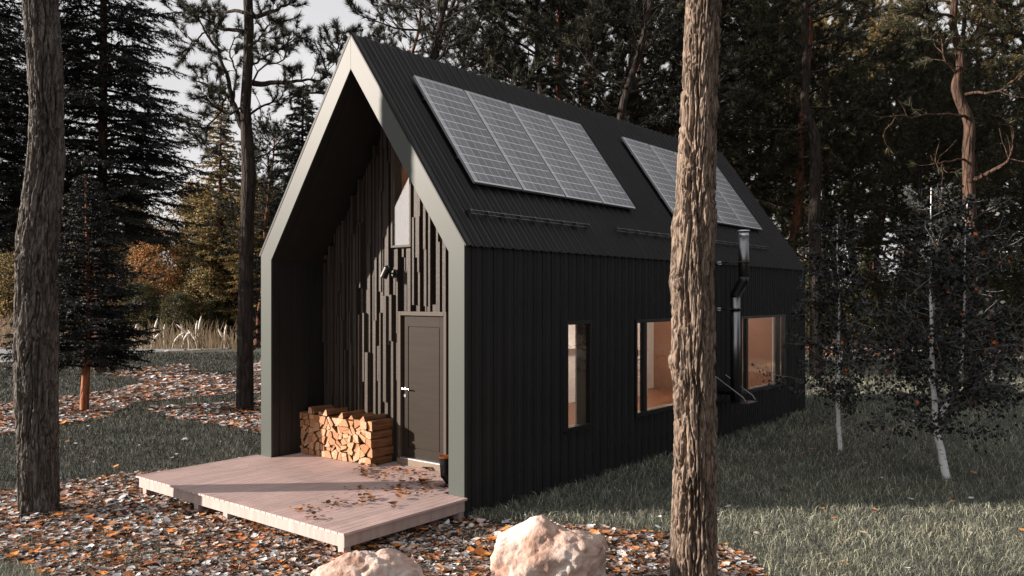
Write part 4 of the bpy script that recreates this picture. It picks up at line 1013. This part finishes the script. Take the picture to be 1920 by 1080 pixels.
# pines behind the cabin and the forest on the right
for i, (px, Yd, sc, pr, mk) in enumerate([(835, 21, .86, 3, 'needle'), (800, 26, .80, 3, 'needle'), (900, 24, .9, 3, 'needle'), (855, 30, .9, 3, 'needle'), (1000, 25, .92, 1, 'needle'), (1100, 27, .95, 0, 'needle'), (1190, 26, 1., 2, 'needle'), (1060, 34, 1.1, 2, 'needle'), (950, 37, 1.1, 1, 'needle'), (1260, 31, 1.05, 0, 'needle'), (1225, 23, .95, 3, 'needle'), (1150, 37, 1.1, 1, 'needle')]):
    plant('pine_tree', PN[pr], ('bark_red' if i % 2 else 'bark', 'bark', mk), ((px - 960) / F * Yd, Yd, 0), rb.uniform(0, 6), sc, 'tall dark pine rising behind the cabin roof', group='pines behind the cabin')
right = [(1360, 30), (1415, 34), (1470, 31), (1590, 32), (1650, 38), (1700, 29), (1745, 34), (1870, 30), (1930, 26), (1985, 31), (1440, 42), (1545, 44), (1620, 47), (1690, 43), (1780, 45), (1850, 41), (1920, 44), (1380, 47), (1490, 50), (2040, 38), (1330, 40), (1960, 50), (2100, 30), (2120, 42)]
for i, (px, Yd) in enumerate(right):
    plant('pine_tree', PN[i % 3], ('bark_red' if i % 5 == 2 else 'bark', 'bark', 'needle_right'), ((px - 960) / F * Yd, Yd, 0), rb.uniform(0, 6), rb.uniform(.9, 1.15) * (.66 if px > 1580 and Yd < 42 else 1), 'tall dark pine in the forest right of the cabin', group='pines in the right forest')
for i in range(17):
    Yd = rb.uniform(52, 80); px = 1250 + 900 * (i + rb.random()) / 17
    plant('spruce_tree', SPR2, ('bark', 'bark', 'olive'), ((px - 960) / F * Yd, Yd, 0), rb.uniform(0, 6), rb.uniform(.6, 1.1), 'distant dark conifer deep in the right forest', group='distant conifers in the right forest')
for i, (px, Yd) in enumerate([(1620, 46), (1700, 50), (1790, 48), (1880, 47), (1560, 52), (1400, 52)]):
    plant('pine_tree', PN[i % 3], ('bark', 'bark', 'gold'), ((px - 960) / F * Yd, Yd, 0), rb.uniform(0, 6), 1.25, 'tall yellowing pine high in the right forest', group='yellowing pines in the right forest')
for i in range(14):
    Yd = rb.uniform(48, 75); px = 480 + 760 * (i + rb.random()) / 14
    plant('spruce_tree', SPR2, ('bark', 'bark', 'olive'), ((px - 960) / F * Yd, Yd, 0), rb.uniform(0, 6), rb.uniform(.6, .8), 'distant dark conifer behind the cabin', group='distant conifers behind the cabin')
for i in range(12):
    Yd = rb.uniform(38, 50); px = 1480 + 560 * (i + rb.random()) / 12
    plant('understory_tree', BG[1], ('bark', 'bark', 'olive'), ((px - 960) / F * Yd, Yd, 0), rb.uniform(0, 6), rb.uniform(.55, .95), 'low olive green undergrowth tree in the right forest', group='undergrowth in the right forest')
# dark trunk at the lawn and crooked pine
def crooked(Yb, line, r0s, r1, blist, mk, seed, label, foot):
    rg = np.random.default_rng(seed); o0 = atd(*foot, Yb); o0[2] = 0
    pts = np.array([atd(x, y, Yb) for x, y in line]); pts[0][2] = -.05
    s_ = np.array([along(pts, min(t, .999))[0] for t in np.linspace(0, 1, 60)])
    for k_ in range(3): s_[:, k_] = np.convolve(np.pad(s_[:, k_], 2, 'edge'), np.array([1, 2, 3, 2, 1]) / 9., 'valid')
    root = empty('pine_tree', o0, label=label, cat='tree')
    tb = TB(); tb.add(s_ - o0, np.linspace(r0s, r1, 60), 14); link('trunk', tb.mesh('trunk'), M[mk], root)
    tb = TB(); P = []; Dr = []; limbs = []
    for pl, r0 in blist:
        p3 = np.array([atd(x, y, Yb - .25 * i) for i, (x, y) in enumerate(pl)]) - o0; l_ = np.array([along(p3, min(t, .999))[0] for t in np.linspace(0, 1, 12)]); l_[:, 2] += rg.normal(0, .02, 12); tb.add(l_, np.linspace(r0, .012, 12), 6)
        if pl[0][1] < 150: limbs.append(l_)
        else:
            for j in range(6):
                p2, d2 = along(l_, rg.uniform(.4, .98)); q = wob(p2, d2 + rg.normal(0, .6, 3), rg.uniform(.3, .9), 5, .22, .05, rg); tb.add(q, np.linspace(.014, .004, 6), 4)
                if rg.random() < .5: P.append(q[-1]); Dr.append(q[-1] - q[-2])
    foliate(limbs, tb, rg, 11, 1.2, 6, P, Dr)
    link('limbs', tb.mesh('limbs'), M[mk], root); link('foliage', tufts_mesh('needles', P, Dr, 20, .22, .009), M['needle_right'], root)
crooked(18.7, [(1822, 775), (1822, 640), (1823, 500), (1821, 440), (1817, 370), (1815, 280), (1820, 230), (1800, 190), (1790, 160), (1803, 130), (1798, 90), (1785, 50), (1790, 0), (1800, -60), (1795, -150)], .165, .06,
        [([(1818, 335), (1840, 332), (1868, 318), (1890, 302), (1900, 280), (1898, 240)], .06), ([(1818, 217), (1780, 215), (1730, 218), (1690, 220), (1630, 218)], .04), ([(1800, 180), (1830, 172), (1870, 175), (1900, 150), (1930, 140)], .04),
         ([(1815, 300), (1780, 302), (1755, 310), (1745, 290)], .03), ([(1795, 140), (1770, 110), (1765, 60), (1745, 20)], .035), ([(1798, 90), (1830, 60), (1850, 10), (1870, -20)], .04), ([(1785, 30), (1740, 20), (1700, 40)], .035), ([(1798, -60), (1850, -80), (1900, -70)], .04), ([(1798, -60), (1730, -90), (1680, -60)], .04), ([(1790, 0), (1830, -20), (1890, 20)], .035)],
        'bark_mid', 5, 'crooked bare-stemmed pine with a sunlit reddish middle on the right', (1822, 690))
crooked(25., [(1530, 700), (1529, 520), (1527, 400), (1530, 300), (1527, 250), (1514, 220), (1507, 190), (1512, 150), (1508, 60), (1512, -60), (1505, -160)], .21, .07,
        [([(1516, 240), (1480, 243), (1430, 245), (1385, 240), (1350, 244)], .05), ([(1513, 204), (1545, 200), (1575, 201)], .04), ([(1528, 336), (1548, 328), (1560, 308), (1580, 300)], .05), ([(1508, 90), (1470, 60), (1430, 70)], .05), ([(1508, 90), (1560, 70), (1610, 80)], .05), ([(1510, 0), (1450, -20), (1400, 0)], .05), ([(1510, 10), (1570, -10), (1630, 10)], .05)],
        'bark', 6, 'dark bent pine with a long low limb, just right of the cabin roof', (1530, 690))

# --- birches
def birch(name, trunks, Yb, seed, label, nbr, leaf_n, spanL):
    rg = np.random.default_rng(seed); o0 = atd(trunks[0][0][0][0], trunks[0][0][0][1], Yb); o0[2] = 0
    root = empty('birch_tree', o0, label=label, cat='tree'); tb = TB(); tw = TB(); pos = []
    for pl, r0 in trunks:
        p3 = np.array([atd(x, y, Yb) for x, y in pl]) - o0; s_ = np.array([along(p3, min(t, .999))[0] for t in np.linspace(0, 1, 40)])
        s_[:, :2] += np.cumsum(rg.normal(0, .004, (40, 2)), 0); tb.add(s_, np.linspace(r0, .006, 40), 10)
        n = nbr if len(pl) > 3 else nbr // 2
        for i in range(n):
            t = .16 + .82 * (i + rg.random()) / n
            if r0 < .04: t = .15 + .83 * (i + rg.random()) / n
            p, d = along(s_, t); a = i * 2.4 + rg.normal(0, .4); L = spanL * (1.15 - .8 * t) * rg.uniform(.6, 1.15)
            q = wob(p, (math.cos(a), math.sin(a), rg.uniform(.1, .9)), L, 6, .10, .02, rg); tw.add(q, np.linspace(.009, .0025, 7), 5)
            for j in range(8):
                p2, d2 = along(q, rg.uniform(.2, .98)); q2 = wob(p2, d2 + rg.normal(0, .55, 3), L * rg.uniform(.2, .5), 4, .14, -.01, rg); tw.add(q2, np.linspace(.005, .002, 5), 4)
                for w_ in range(leaf_n): p4, _ = along(q2, rg.random() * .98); pos.append(p4 + rg.normal(0, .04, 3))
    link('trunk', tb.mesh('trunk'), M['birchbark'], root); link('twigs', tw.mesh('twigs'), M['twig'], root)
    p = np.array(pos); m = len(p); d = unit(rng.normal(0, 1, (m, 3)) + np.array([0, 0, -.7])); e = unit(np.cross(d, rng.normal(0, 1, (m, 3)))); L = .06 * (.6 + .6 * rng.random((m, 1)))
    v = np.stack([p, p + d * L * .5 + e * L * .42, p + d * L * 1.1, p + d * L * .5 - e * L * .42], 1).reshape(-1, 3)
    link('foliage', np_mesh('leaves', v, np.arange(len(v)).reshape(-1, 4)), M['birchleaf'], root)
birch('birch', [([(1574, 848), (1571, 760), (1572, 690), (1574, 600), (1573, 520), (1570, 420)], .036)], 13.6, 3, 'young white-stemmed birch nearer the far corner of the cabin', 62, 10, 1.15)
birch('birch', [([(1775, 904), (1768, 850), (1758, 790), (1752, 720), (1750, 640), (1749, 560), (1748, 470), (1752, 350)], .056), ([(1762, 780), (1775, 762), (1790, 740), (1803, 700), (1808, 640), (1808, 560), (1810, 470), (1815, 380)], .036)], 11.5, 4, 'forked white birch with dark leaves on the right lawn', 64, 11, 1.3)

# --- reeds across the road
def reed_clump(px, Yd, n, h, label, group, plumes=0):
    x = (px - 960) / F * Yd; root = empty('reed_clump', (x, Yd, 0), label=label, cat='reeds', group=group); rg = np.random.default_rng(int(px * 3 + 999))
    X_ = rg.normal(0, .55, n); Y_ = rg.normal(0, .3, n); a = rg.random(n) * 6.28; H = h * (.25 + .8 * rg.random(n) ** 1.5); ln = H * .6 * rg.random(n)
    base = np.stack([X_, Y_, 0 * X_], 1); tip = base + np.stack([np.cos(a) * ln, np.sin(a) * ln, H], 1); mid = (base + tip) / 2 + np.stack([0 * H, 0 * H, H * .08], 1); s = np.array([.022, 0, 0])
    v = np.stack([base - s, base + s, mid + s * .8, mid - s * .8, tip + s * .2, tip - s * .2], 1).reshape(-1, 3); i = np.arange(n)[:, None] * 6
    link('stems', np_mesh('stems', v, np.concatenate([i + np.array([0, 1, 2, 3]), i + np.array([3, 2, 4, 5])])), M['reed'], root)
    if plumes:
        tb = TB()
        for j in range(plumes):
            a = rg.choice([-1, 1, .3]) * rg.uniform(.1, .9); p = np.array([rg.normal(0, .5), 0, 0.]); L = h * rg.uniform(.7, 1.15); pts = []
            for t in np.linspace(0, 1, 9): pts.append(p + np.array([a * t * t * L * .7, .1 * t, L * (t - .18 * t * t * abs(a))]))
            tb.add(np.array(pts), [.018, .018, .02, .028, .04, .055, .06, .05, .012], 6)
        link('plumes', tb.mesh('plumes'), M['plume'], root)
for i, px in enumerate(range(265, 452, 17)):
    reed_clump(px, 40.8 + (i % 3) * .5, int(30 + 45 * rb.random()), 1.5 if i % 3 else 1.1, 'pale dry reeds with white plumes along the far road edge', 'reeds along the road', 1 if i % 3 else 2)
for i, px in enumerate(range(-80, 262, 26)):
    reed_clump(px, 42.5 + (i % 2) * .6, 90, 1.9 if px < 60 else 1.2, 'pinkish dry tall grass clump beyond the road at far left', 'tall grass beyond the road')
